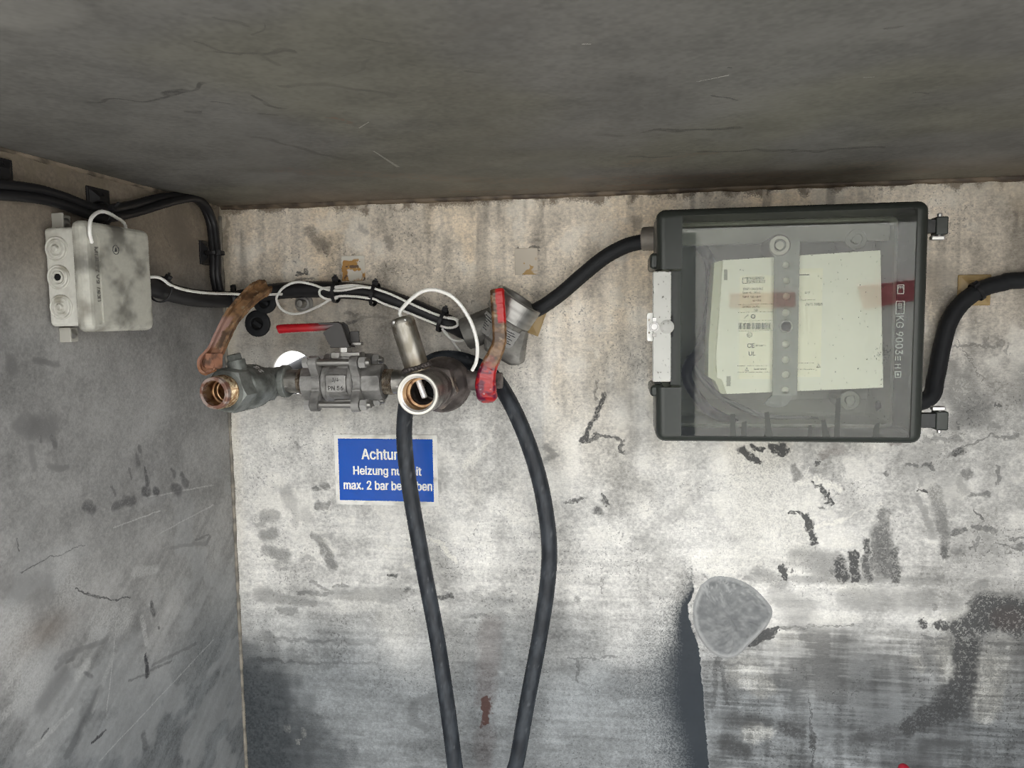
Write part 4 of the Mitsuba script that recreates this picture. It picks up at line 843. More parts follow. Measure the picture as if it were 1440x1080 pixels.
loop = [at(472, 405.5, -.0245), at(500, 403, -.0245), at(520, 405, -.0245), at(508, 404, -.0275), at(480, 408.5, -.027), at(462, 407.5, -.026), at(440, 400, -.024), at(422, 397, -.023), at(408, 402, -.022), at(398, 411, -.02), at(394, 421, -.018), at(400, 434, -.016), at(414, 441, -.015), at(430, 439.5, -.016), at(450, 430, -.018), at(474, 417.5, -.023), at(500, 417, -.025), at(520, 419.5, -.0255),
        at(528, 421, -.024), at(540, 427, -.022), at(560, 434, -.021), at(585, 444, -.020), at(612, 455, -.020), at(630, 461, -.024), at(643, 458, -.028), at(642, 450, -.029), at(630, 447, -.027), at(640, 448, -.027), at(652, 456, -.027), at(657, 468, -.026), at(652, 478, -.022), at(640, 479, -.018), at(630, 472, -.017), at(622, 462, -.021)]
loop = [p_ + np.array([0, -.0018 - .008 * max(0, min(1, (at(440, 0, 0)[0] - p_[0]) / .03)), 0]) for p_ in loop]
cable('white_wire', loop, WR * .95, 'white wire coiled in a loop and tied to the thick cable', 'wire', 'm_wire', 10)
cable('white_wire', [at(625, 465, -.020), at(634, 476, -.014), at(642, 488, -.010), at(647, 494, -.006)], WR * .8, 'short white wire end hanging from the tie beside the cast fitting', 'wire', 'm_wire', 10)
cable('white_wire', [at(475, 419, -.0235), at(462, 421, -.0235), at(452, 417, -.024), at(449, 411, -.0245), at(453, 406, -.0245), at(468, 404, -.0245), at(495, 401, -.0255), at(518, 404, -.026), at(527, 406, -.0245), at(550, 414, -.0235), at(580, 428, -.023), at(610, 441, -.023), at(628, 447, -.024)], WR * .95, 'white wire running along the top of the thick cable between its ties', 'wire', 'm_wire', 10)
cable('sensor_wire', [P1 + pa * .0005, P1 + pa * .004, at(567, 432, -.148), at(581, 418, -.142), at(596, 409, -.138), at(614, 408, -.134), at(634, 416, -.128), at(650, 432, -.122), at(664, 457, -.115), at(671, 484, -.108), at(670, 507, -.104), at(664, 521, -.100)], .0020, 'white sensor lead arching from the steel pocket to the red lever', 'wire', 'm_wire', 12)

# ------------------------------------------------------------------ cable ties and their mounts


def tie(label, centre, axis, r, up, tail=.0045, w=.0022, group='black cable ties', rot=0):
    k = thing('cable_tie', label, 'cable tie', group)
    B = basis(axis, up)
    c_, s_ = math.cos(rot), math.sin(rot)
    obj('band', lathe(bevel_ring(r + .0012, r, -w, w, .0004), centre, axis, 40, up), 'm_black', k)
    y = B[:, 1]
    obj('lock', place(rbox((-.0026, 0, -.0032), (.0026, .0055, .0032), .0008), centre + y * (r - .0005), B), 'm_black', k)
    obj('tail', place(rbox((-.0006, 0, -.0016), (.0006, tail, .0016), .0004), centre + y * (r + .003), B @ np.array([[.92, .39, 0], [-.39, .92, 0], [0, 0, 1]])), 'm_black', k)
    return k


ctr = lambda px, py, y=-.0125: at(px, py, y)
tie('black cable tie on the thick cable just right of the junction box', at_x(226, 407, XL + .0155), at_x(258, 416, XL + .014) - at_x(225, 407, XL + .014), .0125, (.5, -.3, .8))
tie('black cable tie on the thick cable in the rear left corner', at(331, 420, -.0225), at(352, 416, -.016) - at(325, 421, -.024), .0128, (.3, .5, .9), tail=.004)
tie('leftmost of two black cable ties holding the coiled white wire', ctr(473, 409, -.0155), (1, 0, -.12), .0132, (-.1, -.45, .9))
tie('black cable tie at the right end of the coiled white wire', ctr(527, 414, -.0155), (1, 0, -.25), .0130, (.1, -.45, .9))
tie('black cable tie at the small wire loop near the cast fitting', ctr(622, 451, -.0165), (1, 0, -.40), .0128, (.3, -.45, .9))


def mount(label, o, n, up, size, bsdf, h=.006):
    k = thing('tie_mount', label, 'cable tie mount', 'cable tie mounts')
    B = basis(n, up)
    s = size / 2
    base = rbox((-s, -s, 0), (s, s, .0022), .0009)
    pyr = m3.Manifold.batch_hull([to_mf(rbox((-s * .86, -s * .86, .001), (s * .86, s * .86, .0024), .0006)), to_mf(rbox((-s * .42, -s * .42, h - .001), (s * .42, s * .42, h), .0004))])
    pyr = to_mf(pyr) - to_mf(rbox((-s * .2, -s * 1.1, .0028), (s * .2, s * 1.1, h - .0014), .0003))
    obj('base', place(base, o, B), bsdf, k, smooth=25)
    obj('saddle', place(pyr, o, B), bsdf, k, smooth=25)
    return k


mount('black tie mount on the left wall above the junction box', at_x(137, 288, XL), (1, 0, 0), (0, 0, 1), .031, 'm_black', .0075)
tie('black cable tie at the mount above the junction box', at_x(141, 294, XL + .0135) + np.array([0, 0, -.004]), (0, 1, -.1), .0105, (.9, 0, .3), tail=.008)
mount('black tie mount on the left wall close to the rear corner', at_x(289, 356, XL), (1, 0, 0), (0, 0, 1), .028, 'm_black', .0065)
tie('black cable tie at the mount close to the rear corner', at_x(300.5, 356, XL + .0145) + np.array([.0015, 0, 0]), (0, 0, 1), .0098, (.7, -.7, 0), tail=.005)
mount('black tie mount on the left wall at the photo left edge', at_x(-4, 246, XL), (1, 0, 0), (0, 0, 1), .028, 'm_black', .0065)
mount('black tie mount hidden behind the top edge of the junction box', at_x(139, 314, XL), (1, 0, 0), (0, 0, 1), .026, 'm_black', .0065)
mat('m_amber', (.36, .25, .11), .4)
mount('yellowed tie mount holding the cable right of the clear lidded box', at(1369, 408), (0, -1, 0), (0, 0, 1), .033, 'm_amber', .0045)
tie('black cable tie at the yellowed mount right of the clear lidded box', at(1374, 410, -.0107), at(1382, 406, -.0105) - at(1355, 424, -.011), .0096, (.0, -.6, .8), tail=.003)
mount('beige tie mount partly hidden behind the cast fitting', at(746, 450), (0, -1, 0), (.35, 0, .93), .030, 'm_amber', .0045)


def pad_rust(v):
    c = lerp((.62, .58, .50), (.42, .22, .06), sstep(.45, .53, nz(v * [1, 1, .6], 130, 4, 71)))
    return lerp(c, (.13, .08, .05), sstep(.62, .70, nz(v, 180, 3, 72)))


pk = thing('adhesive_pad', 'square white adhesive pad with rust brown glue above the coiled wire', 'adhesive pad', 'adhesive pads on the back wall')
pc = at(497, 378)
obj(pk, fine(rough_up(rbox(pc + [-.0145, -.0012, -.0145], pc + [.0145, .0002, .0155], .0006), .0003, 300), .001), 'm_painted', tone=1.0, color=lambda v: lerp(pad_rust(v), (.66, .63, .56), sstep(pc[2] + .010, pc[2] + .013, v[:, 2])))
pk = thing('adhesive_pad', 'pale square adhesive pad with a tan spot above the cast fitting', 'adhesive pad', 'adhesive pads on the back wall')
pd = at(740, 368)
obj(pk, fine(rough_up(rbox(pd + [-.0135, -.0009, -.015], pd + [.0135, .0002, .0155], .0005), .0002, 300), .001), 'm_painted', tone=1.2,
    color=lambda v: lerp((.47, .42, .35), (.36, .23, .09), sstep(.53, .58, nz(v, 110, 3, 76)) * sstep(pd[2] + .006, pd[2] + .002, v[:, 2])))

# two black grommets and a bolt on the back wall
for px, py, r, lab in ((363, 455, .0163, 'round black rubber grommet on the back wall below the rusty lever'), (373, 424, .0150, 'round black rubber grommet half hidden behind the rusty lever')):
    k = thing('rubber_grommet', lab, 'grommet', 'rubber grommets on the back wall')
    o = at(px, py)
    obj('ring', lathe([(.0075, 0), (r, 0), (r, .0022), (r - .0022, .0042), (.0086, .0046), (.0075, .0036)], o, (0, -1, 0), 48), 'm_rubber', k)
    obj('plug', lathe([(0, 0), (.0076, 0), (.0076, .0016), (0, .0016)], o, (0, -1, 0), 32, closed=False), 'm_hole', k)
    obj('membrane_flap', place(rbox((-.0028, -.0068, 0), (.0026, .0052, .0030), .0012), o + [0, -.0014, 0], FRONT @ np.array([[.6, -.8, 0], [.8, .6, 0], [0, 0, 1]])), 'm_rubber', k)
k = thing('wall_bolt', 'round headed steel bolt with large washer inside the white wire loop', 'bolt')
o = at(428, 427)
obj('washer', lathe(bevel_ring(.0118, .003, 0, .0016), o, (0, -1, 0), 48), 'm_steel', k)
obj('washer', lathe(bevel_ring(.0080, .003, .0016, .0036), o, (0, -1, 0), 40), 'm_zinc', k)
obj('shank', lathe([(0, .0036), (.0052, .0036), (.0052, .013), (.0040, .0150), (0, .0154)], o, (0, -1, 0), 32, closed=False), 'm_steel', k)

# black foam sleeve that shows through the hole
k = thing('foam_sleeve', 'black foam sleeve seen through the round hole in the wall', 'pipe sleeve')
obj(k, cyl(at(396, 541, .030), at(480, 498, .045), .019), 'm_rubber')

# ------------------------------------------------------------------ warning sign
ts = thing('warning_sign', 'blue sign with white German heating warning on the back wall', 'sign')
s0, s1 = at(473, 709), at(614.5, 611.5)
sx0, sz0, sx1, sz1 = s0[0], s0[2], s1[0], s1[2]
sw, sh = sx1 - sx0, sz1 - sz0
obj('plate', fine(to_tm(m3.Manifold.batch_hull([to_mf(rbox((sx0, -.0012, sz0), (sx1, -.0001, sz1), .0005))])), .004), 'm_painted', ts, tone=.95, color=grime((.80, .79, .74), (.52, .51, .47), 70, 3, .5, .72))
obj('panel', plate(sbox(sx0 + .042 * sw, sz0 + .065 * sh, sx1 - .042 * sw, sz1 - .060 * sh), .0003, (0, -.0012, 0)), 'm_blue', ts, label='plain blue field')
fx = lambda t: sx0 + t * sw
fz = lambda t: sz0 + t * sh
lp_ = np.array([0, -.00145, 0])
for txt, h, zc, x0_, x1_ in (('Achtung!', .0125, .655, .270, .745), ('Heizung nur mit', .0102, .435, .185, .845), ('max. 2 bar betreiben', .0106, .225, .085, .945)):
    m = meshkit.text_mesh(txt, h, .0002, True)
    v = np.array(m.vertices); v[:, 0] -= v[:, 0].min(); v[:, 0] *= (x1_ - x0_) * sw / v[:, 0].max()
    m.vertices = v
    obj('lettering', cat(*[place(m, (fx(x0_) + d_, -.0015 - abs(d_) * .1, fz(zc)), FRONT) for d_ in (-.00022, 0, .00022)]), 'm_white', ts)

# ------------------------------------------------------------------ junction box on the left wall
tj = thing('junction_box', 'grimy white plastic junction box with round membranes on the left wall', 'junction box')
jb = lambda dx, y, z: np.array([XL + dx, y, z])
mat('m_jbink', (.15, .145, .13), .6)
mat('m_jb', (.36, .35, .31), .5)
jbcol = grime((.66, .65, .57), (.33, .31, .26), 42, 5, .46, .74)
jbcol2 = grime((.74, .73, .66), (.45, .43, .36), 38, 8, .5, .78)
obj('body', fine(rbox(jb(.002, ys + .003, zb + .005), jb(LD - .008, ye - .003, zt - .005), .0035), .003), 'm_painted', tj, color=jbcol2, smooth=30)
lidm = to_mf(rbox(jb(LD - .0145, ys - .0015, zb), jb(LD, ye + .0015, zt), .0055))
slot = rrect(-.0032, -.039, .0032, .039, .0031)
ycn = lambda px: at_x(px, 390, XL + LD)[1]
BX = np.stack([(0, 1, 0), (0, 0, 1), (1, 0, 0)], 1).astype(float)
zmid = (zt + zb) / 2
slot_m = place(trimesh.creation.extrude_polygon(slot, .004, engine='earcut'), (XL + LD - .0016, ycn(139), zmid - .002), BX)
lidm = lidm - to_mf(slot_m)


def lidcol(v):
    c = jbcol(v)
    sm = sstep(.47, .70, nz(v, 34, 5, 15)) * .75
    return lerp(c, (.12, .115, .10), sm)


obj('lid', fine(to_tm(lidm), .0022), 'm_painted', tj, color=lidcol, smooth=30, label='smudged lid facing into the compartment')
BXT = np.stack([(0, 0, -1), (0, 1, 0), (1, 0, 0)], 1).astype(float)
obj('lettering', lettering('MULTI V2 (S3)', .0040, (XL + LD - .0015, ycn(139) - .0018, zmid + .026), BXT, squeeze=1.2, depth=.0005), 'm_jbink', tj + '__lid')
em = [place(trimesh.creation.extrude_polygon(Point(0, 0).buffer(.0042).difference(Point(0, 0).buffer(.0037)), .0004, engine='earcut'), (XL + LD - .0001, ycn(165), zt - .022), BX),
      place(trimesh.creation.extrude_polygon(Polygon([(-.0018, -.0016), (.0018, -.0016), (0, .0022)]), .0004, engine='earcut'), (XL + LD - .0001, ycn(165), zt - .022), BX)]
obj('emblem', cat(*em), 'm_ink', tj + '__lid', label='small round maker emblem')
for i, (px, py) in enumerate(((80, 350), (83, 390), (86.5, 432))):
    o = at(px, py, ys + .003)
    rr = .0106
    prof = [(0, 0), (rr, 0), (rr, .0010), (rr - .0007, .0016), (rr - .0016, .0012), (rr - .0022, .0012), (rr - .0030, .0018), (rr - .0048, .0018), (rr - .0056, .0010)]
    prof += [(.0030, .0012), (.0028, .0032), (.0020, .0040), (0, .0042)] if i != 1 else [(.0052, .0022), (.0030, .0026), (.0026, .0004), (0, .0004)]
    g = obj('membrane_grommet', fine(lathe(prof, o, (0, -1, 0), 48, closed=False), .0025), 'm_painted', tj, color=grime((.66, .65, .58), (.40, .38, .31), 90, 20 + i, .5, .75), smooth=30, label='pierced membrane with a dark hole' if i == 1 else None)
    if i == 1:
        obj('torn_hole', rough_up(lathe([(0, 0), (.0029, 0), (.0029, .0003), (0, .0003)], o + [.0008, -.0024, 0], (0, -1, 0), 20, closed=False), .0001, 900), 'm_hole', g)
for z_, s_ in ((zt - .004, 1), (zb + .004, -1)):
    yl = ys + .026
    lug = rbox(jb(.0, yl - .009, z_), jb(.004, yl + .009, z_ + s_ * .013), .0012)
    lk = obj('mounting_lug', cat(lug, rbox(jb(.0, yl - .010, z_), jb(.011, yl - .0078, z_ + s_ * .013), .0008)), 'm_jb', tj, smooth=25)
    so = jb(.004, yl + .002, z_ + s_ * .006)
    obj('screw', cat(lathe([(0, 0), (.0042, 0), (.0040, .0014), (.0022, .0026), (0, .0028)], so, (1, 0, 0), 24, closed=False)), 'm_steel', lk)

# ------------------------------------------------------------------ enclosure with smoked clear lid
te = thing('enclosure', 'smoked clear lidded plastic enclosure with a steel latch on the back wall', 'enclosure box')
YL, YB = -.130, -.062
k0, k1 = at(922, 622, YL), at(1311, 280.5, YL)
ex0, ez0, ex1, ez1 = k0[0], k0[2], k1[0], k1[2]
base = to_mf(rbox((ex0 + .004, -.066, ez0 + .004), (ex1 - .004, 0.0, ez1 - .004), .008)) - to_mf(rbox((ex0 + .010, -.08, ez0 + .010), (ex1 - .010, -.006, ez1 - .010), .006))
obj('base', to_tm(base), 'm_base', te, smooth=30, label='grey plastic bottom shell')
wx0, wz0 = at(958, 613, YL)[[0, 2]]; wx1, wz1 = at(1291, 292, YL)[[0, 2]]
lid = to_mf(rbox((ex0, YL, ez0), (ex1, YB, ez1), .0095, 24))
lid = lid - to_mf(rbox((ex0 + .006, YL + .006, ez0 + .006), (ex1 - .006, YB + .02, ez1 - .006), .006))
lid = lid - to_mf(trimesh.creation.box(bounds=[[wx0, YL - .01, wz0], [wx1, YL + .02, wz1]]))
n0, n1 = at(900, 545, YL), at(961, 378, YL)
lid = lid - to_mf(trimesh.creation.box(bounds=[[ex0 - .02, YL - .01, n0[2]], [n1[0], YL + .022, n1[2]]]))
obj('lid_frame', to_tm(lid), 'm_lid', te, smooth=30, label='dark smoked rim of the lid')


scene['m_window'] = {'type': 'thindielectric', 'int_ior': 1.42, 'specular_transmittance': {'type': 'rgb', 'value': [.715, .735, .68]}}
win = trimesh.Trimesh([(wx0 - .002, YL + .0015, wz0 - .002), (wx1 + .002, YL + .0015, wz0 - .002), (wx1 + .002, YL + .0015, wz1 + .002), (wx0 - .002, YL + .0015, wz1 + .002)], [(0, 1, 2), (0, 2, 3)], process=False)
obj('lid_window', win, 'm_window', te, smooth=False, label='smoked transparent window of the lid')
mat('m_window_mark', (.075, .078, .07), .7)
for pts in ([(1027, 618), (1028, 588), (1034, 588), (1034, 618)], [(1043, 618), (1044, 600), (1050, 598), (1049, 618)], [(1078, 619), (1076, 586), (1081, 585), (1086, 619)], [(1158, 620), (1156, 597), (1161, 596), (1166, 620)], [(1174, 620), (1177, 566), (1182, 565), (1181, 620)], [(1228, 622), (1231, 603), (1237, 600), (1235, 622)], [(1137, 620), (1138, 604), (1141, 604), (1141, 620)]):
    pg = Polygon([at(x, y - 5, YL)[[0, 2]] for x, y in pts]).buffer(.0004)
    obj('dark_streak', plate(pg, .0002, (0, YL + .0014, 0)), 'm_window_mark', te, label='dark streak on the window')  # thin dark strips low on the window
rs = np.random.RandomState(11)
fl_ = []
for k_ in range(520):
    if k_ < 110:
        px, py, r_ = 1243 + rs.normal() * 6, 496 + rs.normal() * 6, rs.uniform(.25, .7)
    elif k_ < 230:
        px, py, r_ = rs.uniform(1085, 1128), rs.uniform(400, 470), rs.uniform(.15, .35)
    else:
        px, py, r_ = rs.uniform(1000, 1280), rs.uniform(330, 608), rs.uniform(.15, .55) * (1.6 if rs.rand() < .12 else 1)
        if px < 1120 and rs.rand() < .6: px = rs.uniform(1140, 1282)
    c_ = at(px, py, YL); a_ = np.sort(rs.uniform(0, 2 * math.pi, 6))
    fl_.append(plate(Polygon(np.stack([c_[0] + np.cos(a_) * r_ * .001 * rs.uniform(.6, 1.2, 6), c_[2] + np.sin(a_) * r_ * .001 * rs.uniform(.6, 1.2, 6)], 1)).convex_hull, .0001, (0, YL + .0014, 0)))
k_ = obj('dirt_specks', cat(*fl_), 'm_window_mark', te, smooth=False)
labels[k_] = {'kind': 'stuff', 'label': 'dark dirt specks scattered over the window'}
# side lobes above and below the latch
for a_, b_ in (((913.5, 379), (934, 356)), ((914, 557), (934, 541))):
    u_, w_ = at(*a_, YL + .012), at(*b_, YL + .012)
    obj('lid_lobe', rbox((u_[0], YL + .006, min(u_[2], w_[2])), (w_[0], YB, max(u_[2], w_[2])), .0035), 'm_lid', te, smooth=40)
l0, l1 = at(918, 537, YL - .001), at(944, 381, YL - .001)
cp = to_mf(rbox((l0[0], YL - .0015, l0[2]), (l1[0], YL + .014, l1[2]), .0012))


def speckled(v):
    return lerp((.60, .60, .56), (.16, .15, .13), sstep(.70, .76, nz(v, 420, 2, 91))) * (.92 + .16 * nz(v, 50, 3, 6))[:, None]


lt = obj('latch_plate', fine(to_tm(cp), .0012), 'm_painted', te, color=speckled, tone=.85, smooth=30, label='speckled pale steel latch strip')
obj('latch_recess', rbox((l1[0], YL + .010, n0[2] + .001), (n1[0] - .001, YL + .022, n1[2] - .001), .0006), 'm_lid', te)
f0_, f1_ = at(910, 480, YL), at(917.5, 440, YL)
fl = rrect(f0_[0], f0_[2], f1_[0] + .004, f1_[2], .0022)
for py in (450, 468):
    c_ = at(913, py, YL); fl = fl.difference(Point(c_[0], c_[2]).buffer(.0011))
obj('latch_flange', plate(fl, .0014, (0, YL + .004, 0)), 'm_white', lt, smooth=False)
so = at(920, 459.5, YL - .0015)
obj('screw', cat(lathe(bevel_ring(.0046, .0036, 0, .0022), so, (0, -1, 0), 28), lathe([(0, 0), (.0037, 0), (.0037, .0012), (.0030, .0018), (0, .0018)], so, (0, -1, 0), 28, closed=False)), 'm_bright', lt, smooth=30, label='slotted screw')
obj('clip_tab', rbox(so + [-.002, -.001, .0045], so + [.002, .0005, .009], .0004), 'm_bright', lt)
obj('clip_tab', rbox(so + [-.002, -.001, -.010], so + [.002, .0005, -.0065], .0004), 'm_steel', lt)
do = at(938, 459.5, YL - .0015)
obj('dimple', fine(lathe([(0, 0), (.0068, 0), (.0066, .0008), (.0045, .0016), (0, .0019)], do, (0, -1, 0), 40, closed=False), .002), 'm_painted', lt, color=speckled)
obj('seal_cap', rbox(at(944, 474, YL) + [0, .004, 0], at(947, 444, YL) + [0, .012, 0], .0008), 'm_black', lt)
# hinges on the right
for py in (318, 591):
    h0, h1 = at(1308, py + 13, YL + .018), at(1331, py - 13, YL + .018)
    hk = obj('hinge', rbox((h0[0] + .003, YL + .012, h0[2]), (h1[0], YL + .026, h1[2]), .0014), 'm_lid', te, smooth=30)
    obj('hinge_arm', rbox((ex1 - .003, YL + .014, h0[2] + .002), (h0[0] + .006, YL + .024, h1[2] - .002), .0008), 'm_lid_edge', hk)
    mid = (h0 + h1) / 2
    obj('pin', cyl((mid[0] + .001, YL + .018, h0[2] - .0035), (mid[0] + .001, YL + .018, h1[2] + .0035), .0022), 'm_bright', hk)
    s_ = -1 if py < 400 else 1
    obj('spring_clip', rbox((h0[0], YL + .014, (h0[2] if s_ < 0 else h1[2]) + s_ * .0004), (mid[0] + .005, YL + .021, (h0[2] if s_ < 0 else h1[2]) + s_ * .0048), .0012), 'm_bright', hk)
# cable gland on the left
g0 = at(934, 335, -.045)
obj('cable_gland', fine(cat(lathe([(.0083, 0), (.0120, 0), (.0128, .001), (.0128, .0205), (.0083, .0205)], at(903.5, 336, -.040), g0 * [1, 1, 1] - at(903.5, 336, -.040), 40)), .003), 'm_cast', te, color=grime((.33, .30, .26), (.20, .18, .15), 80, 4), label='short cylindrical cable gland')
# embossed type mark along the right of the window
BR = np.stack([(0, 0, -1), (1, 0, 0), (0, -1, 0)], 1).astype(float)
lx = at(1261, 450, YL)[0]
zz = lambda py: at(1264, py, YL)[2]
mk = [lettering('KG 9003', .0064, (lx, YL + .0012, zz(443)), BR, squeeze=1.0, depth=.0005, bold=False)]
fr = rrect(0, -.001, .0125, .0068, .001).difference(rrect(.0007, -.0003, .0118, .0061, .0008))
mk.append(plate(fr, .0005, (lx, YL + .0012, zz(423)), BR))
mk.append(lettering('m', .0045, (lx + .001, YL + .0012, zz(426)), BR, depth=.0005, bold=False))
mk.append(plate(rrect(0, 0, .0088, .006, .0008).difference(rrect(.0007, .0007, .0081, .0053, .0006)), .0005, (lx, YL + .0012, zz(400)), BR))
mk.append(lettering('E', .0040, (lx + .001, YL + .0012, zz(402)), BR, depth=.0005, bold=False))
for k_ in range(3):
    mk.append(plate(sbox(0, .002 * k_, .004, .002 * k_ + .0007), .0005, (lx, YL + .0012, zz(501)), BR))
mk.append(lettering('H', .0052, (lx, YL + .0012, zz(511)), BR, depth=.0005, bold=False))
mk.append(plate(rrect(0, 0, .0062, .0056, .0005).difference(rrect(.0008, .0008, .0054, .0048, .0004)).union(rrect(.0019, .0019, .0043, .0037, .0002)), .0005, (lx, YL + .0012, zz(522)), BR))
mat('m_emboss', (.30, .33, .30), .35)
obj('lettering', cat(*mk), 'm_emboss', te + '__lid_window', label='raised type mark reading downwards')
# inside: back plate, screws, rails
obj('mounting_plate', rbox((ex0 + .022, -.016, ez0 + .030), (ex1 - .016, -.013, ez1 - .022), .0008), 'm_base', te)
mat('m_inner', (.24, .25, .22), .5)
obj('top_rail', rbox((ex0 + .012, -.060, ez1 - .030), (ex1 - .012, -.052, ez1 - .012), .002), 'm_inner', te)
mat('m_dim', (.15, .16, .155), .5)
for px, py, mm in ((1096, 345, 'm_bright'), (1204, 337, 'm_dim'), (1195, 563, 'm_dim')):
    o = at(px, py, -.105 if px == 1096 else -.06)
    r_ = .0105
    obj('screw_post', cat(lathe([(0, -.04), (r_, -.04), (r_, .0), (r_ - .0012, .001), (.0062, .001), (.0058, -.0025), (.0046, -.0025), (.0040, .0008), (0, .0012)], o, (0, -1, 0), 40, closed=False)), 'm_inner' if mm == 'm_dim' else 'm_steel', te, smooth=30)

# power supply inside
tp = thing('power_supply', 'pale grey power supply unit with printed labels inside the clear lidded enclosure', 'power supply')
YP2 = -.098
pw = lambda px, py, y=YP2: at(px, py, y)[[0, 2]]
face = Polygon([pw(1017, 366), pw(1238, 352), pw(1242, 545), pw(1022, 554), pw(1015.5, 534), pw(1008.5, 531), pw(1007, 500)])
obj('housing', plate(face, .040, (0, YP2 + .040, 0)), 'm_housing', tp)
side = Polygon([pw(1005, 369), pw(1017, 366), pw(1007, 500), pw(1008.5, 531), pw(1015.5, 534), pw(1022, 554), pw(1014, 554), pw(1006, 536), pw(996, 530), pw(997, 480)])
mat('m_bezel', (.50, .51, .40), .5)
obj('bezel', plate(side, .036, (0, YP2 + .038, 0)), 'm_bezel', tp, label='olive grey bevelled side strip')
for a_, b_ in (((1018, 394), (1023, 379)), ((1021.5, 543), (1027.5, 529))):
    u_, w_ = at(*a_, YP2), at(*b_, YP2)
    obj('slot', rbox((u_[0], YP2 - .0004, u_[2]), (w_[0], YP2 + .001, w_[2]), .0003), 'm_base', tp)
mat('m_label', (.86, .84, .70), .5)
for x0_, y0_, x1_, y1_, nm in ((1039, 533, 1098, 387, 0), (1120, 530, 1157, 377, 1)):
    u_, w_ = at(x0_, y0_, YP2 - .0003), at(x1_, y1_, YP2 - .0003)
    lk = obj('label', plate(sbox(u_[0], u_[2], w_[0], w_[2]), .0003, (0, YP2, 0)), 'm_label', tp, label='cream printed label')
    P_ = lambda px, py: np.array([at(px, py, YP2)[0], YP2 - .0002, at(px, py, YP2)[2]])
    L_ = lambda t, h, px, py, sq=.8: lettering(t, h, P_(px, py), squeeze=sq, depth=.0003)
    bar = lambda a, b, c, d: plate(sbox(P_(a, 0)[0], P_(a, d)[2], P_(c, 0)[0], P_(a, b)[2]), .0003, (0, YP2 - .0002, 0))
    if nm == 0:
        ms = [L_('PHOENIX', .0026, 1051, 393.5, 1.0), L_('CONTACT', .0026, 1051, 398.5, .98), L_('TRIO-PS/1AC', .0021, 1044, 408, 1.0), L_('Order-No.: 28661', .0018, 1044, 413, .8), L_('INPUT  100-240V', .0018, 1044, 419, .8), L_('45-65Hz', .0018, 1058, 424, .8), L_('OUTPUT  24V DC', .0018, 1044, 433, .8), L_('10A', .0018, 1060, 437.5, .8),
              L_('CE', .0042, 1050, 489, 1.0), L_('UL', .0040, 1052, 500, 1.0), L_('IND. CONT. EQ.', .0014, 1062, 487, .7), L_('Read manual', .0016, 1060, 520, .9)]
        ms += [bar(1043, y_, 1097, y_ + .45) for y_ in (428, 439, 451, 465, 514, 523)]
        rs = np.random.RandomState(7); x_ = 1044.0
        while x_ < 1090:
            w_ = rs.choice([.7, 1.1, 1.8]); ms.append(bar(x_, 454, x_ + w_, 463)); x_ += w_ + rs.choice([.6, 1.0, 1.5])
        ms.append(plate(rrect(0, 0, .0052, .0060, .0008).difference(rrect(.0006, .0006, .0046, .0054, .0006)), .0003, P_(1043.5, 399), FRONT))
        ms.append(plate(Polygon([(0, 0), (.004, 0), (.002, .0036)]).difference(Polygon([(.0008, .0005), (.0032, .0005), (.002, .0026)])), .0003, P_(1047, 521.5), FRONT))
        ms.append(plate(Point(0, 0).buffer(.0026).difference(Point(0, 0).buffer(.0021)), .0003, P_(1054, 471), FRONT))
        ms.append(L_('UL', .0018, 1051.8, 472.5, .9))
        ms.append(plate(Polygon([(0, 0), (.0042, .0036), (.0046, .0032), (.0006, -.0002)]), .0003, P_(1046, 447.5), FRONT))
        ms.append(plate(Point(0, 0).buffer(.0024, quad_segs=2).difference(Point(0, 0).buffer(.0013)), .0003, P_(1059, 445), FRONT))
    else:
        ms = [bar(1121, y_, 1156, y_ + .45) for y_ in (422, 510, 519)] + [L_('9971 95025', .0024, 1133, 430, .8), L_('24 V', .0020, 1131, 413, .8), bar(1126, 386, 1146, 387.4)]
        ms.append(plate(Polygon([(0, 0), (.004, 0), (.002, .0036)]).difference(Polygon([(.0008, .0005), (.0032, .0005), (.002, .0026)])), .0003, P_(1148, 517), FRONT))
    obj('lettering', cat(*ms), 'm_ink', lk)

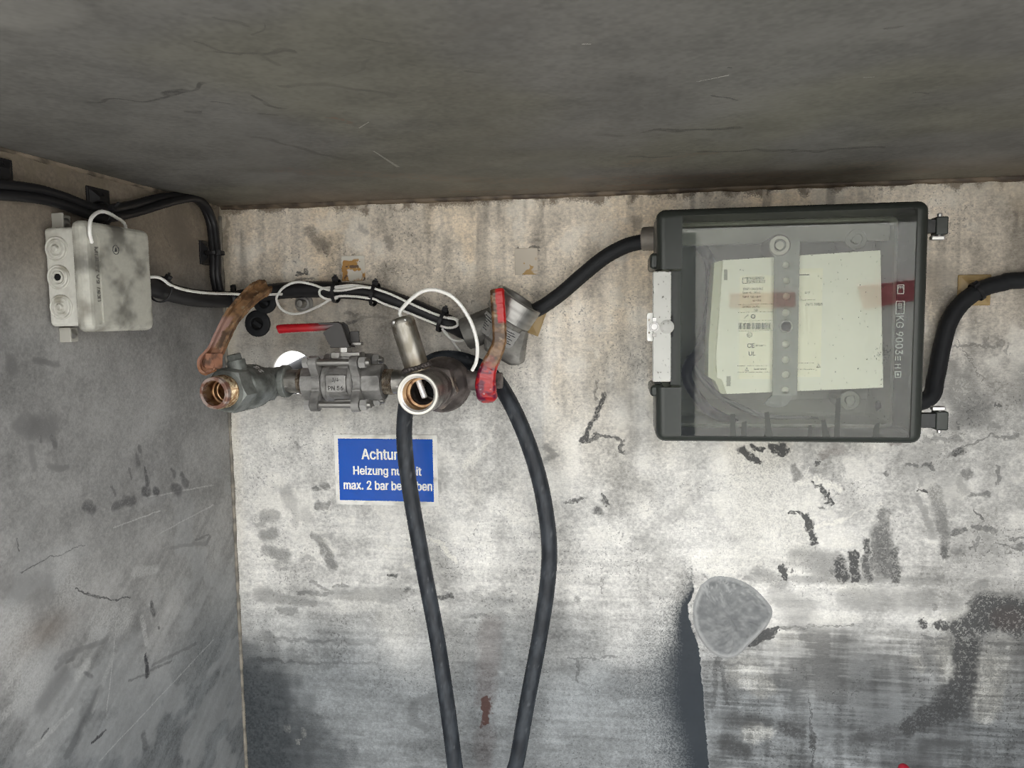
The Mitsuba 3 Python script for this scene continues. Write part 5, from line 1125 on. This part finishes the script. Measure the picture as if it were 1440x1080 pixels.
# perforated steel strap in front of it
tq = thing('perforated_strap', 'grey perforated metal strap across the power supply in the enclosure', 'metal strap')
YS = -.1035
q0, q1 = at(1086, 556, YS), at(1125, 337, YS)
strip = rrect(q0[0], q0[2], q1[0], q1[2], .001)
for px, py, r_ in ((1105, 373, 4.4), (1106, 395, 4.6), (1106, 417, 5), (1105, 440, 5), (1105, 484, 5), (1105, 506, 5), (1105, 527, 5), (1104.5, 549, 5)):
    c_ = at(px, py, YS); strip = strip.difference(Point(c_[0], c_[2]).buffer(r_ * .776 / FOC))
mat('m_strap', (.22, .23, .22), .5, metal=.3)
obj('strap', plate(strip, .0015, (0, YS + .0015, 0)), 'm_strap', tq)
c_ = at(1105, 459, YS)
obj('bolt', cat(lathe(bevel_ring(.0062, .0048, 0, .0022), c_, (0, -1, 0), 32)), 'm_bright', tq)
obj('bolt_hole', lathe([(0, 0), (.0049, 0), (.0049, .0014), (0, .0014)], c_, (0, -1, 0), 28, closed=False), 'm_hole', tq)
tb = [at(*p_, YS + .001)[[0, 2]] for p_ in ((1075, 568), (1086, 556), (1112, 553), (1112, 561), (1106, 570), (1093, 573), (1081, 571))]
obj('foot_tab', plate(Polygon(tb).buffer(.0004), .003, (0, YS + .0035, 0)), 'm_dim', tq, label='dark curved foot of the strap')
# dark cables inside the box
cable('inner_cable', [at(972, 330, -.04), at(985, 345, -.05), at(998, 368, -.06), at(1000, 400, -.05), at(996, 450, -.035), at(985, 490, -.04), at(968, 515, -.055), at(967, 535, -.06), at(982, 560, -.06), at(999, 578, -.055), at(1034, 596, -.045)], .0056, 'dark cable curving down the left inside of the enclosure', 'cable', 'm_black', 16)
cable('inner_cable', [at(968, 500, -.03), at(985, 530, -.035), at(1010, 556, -.035), at(1040, 572, -.03), at(1080, 586, -.028), at(1150, 590, -.026)], .0030, 'thin dark lead along the bottom inside the enclosure', 'cable', 'm_dim', 12)

# a red cap just at the lower edge of the picture
tr = thing('red_cap', 'small red plastic cap at the bottom edge of the photo', 'cap')
rp = at(1271, 1082, -.03)
obj('knob', cat(lathe([(0, -.012), (.0062, -.012), (.0066, -.002), (.0056, .003), (.0035, .0052), (0, .006)], rp, (0, 0, 1), 32, closed=False)), 'm_gloss', tr, color=lambda v: np.tile((.42, .01, .03), (len(v), 1)), smooth=50)
obj('post', cyl((rp[0], rp[1], 0), (rp[0], rp[1], rp[2] - .010), .004), 'm_steel', tr)
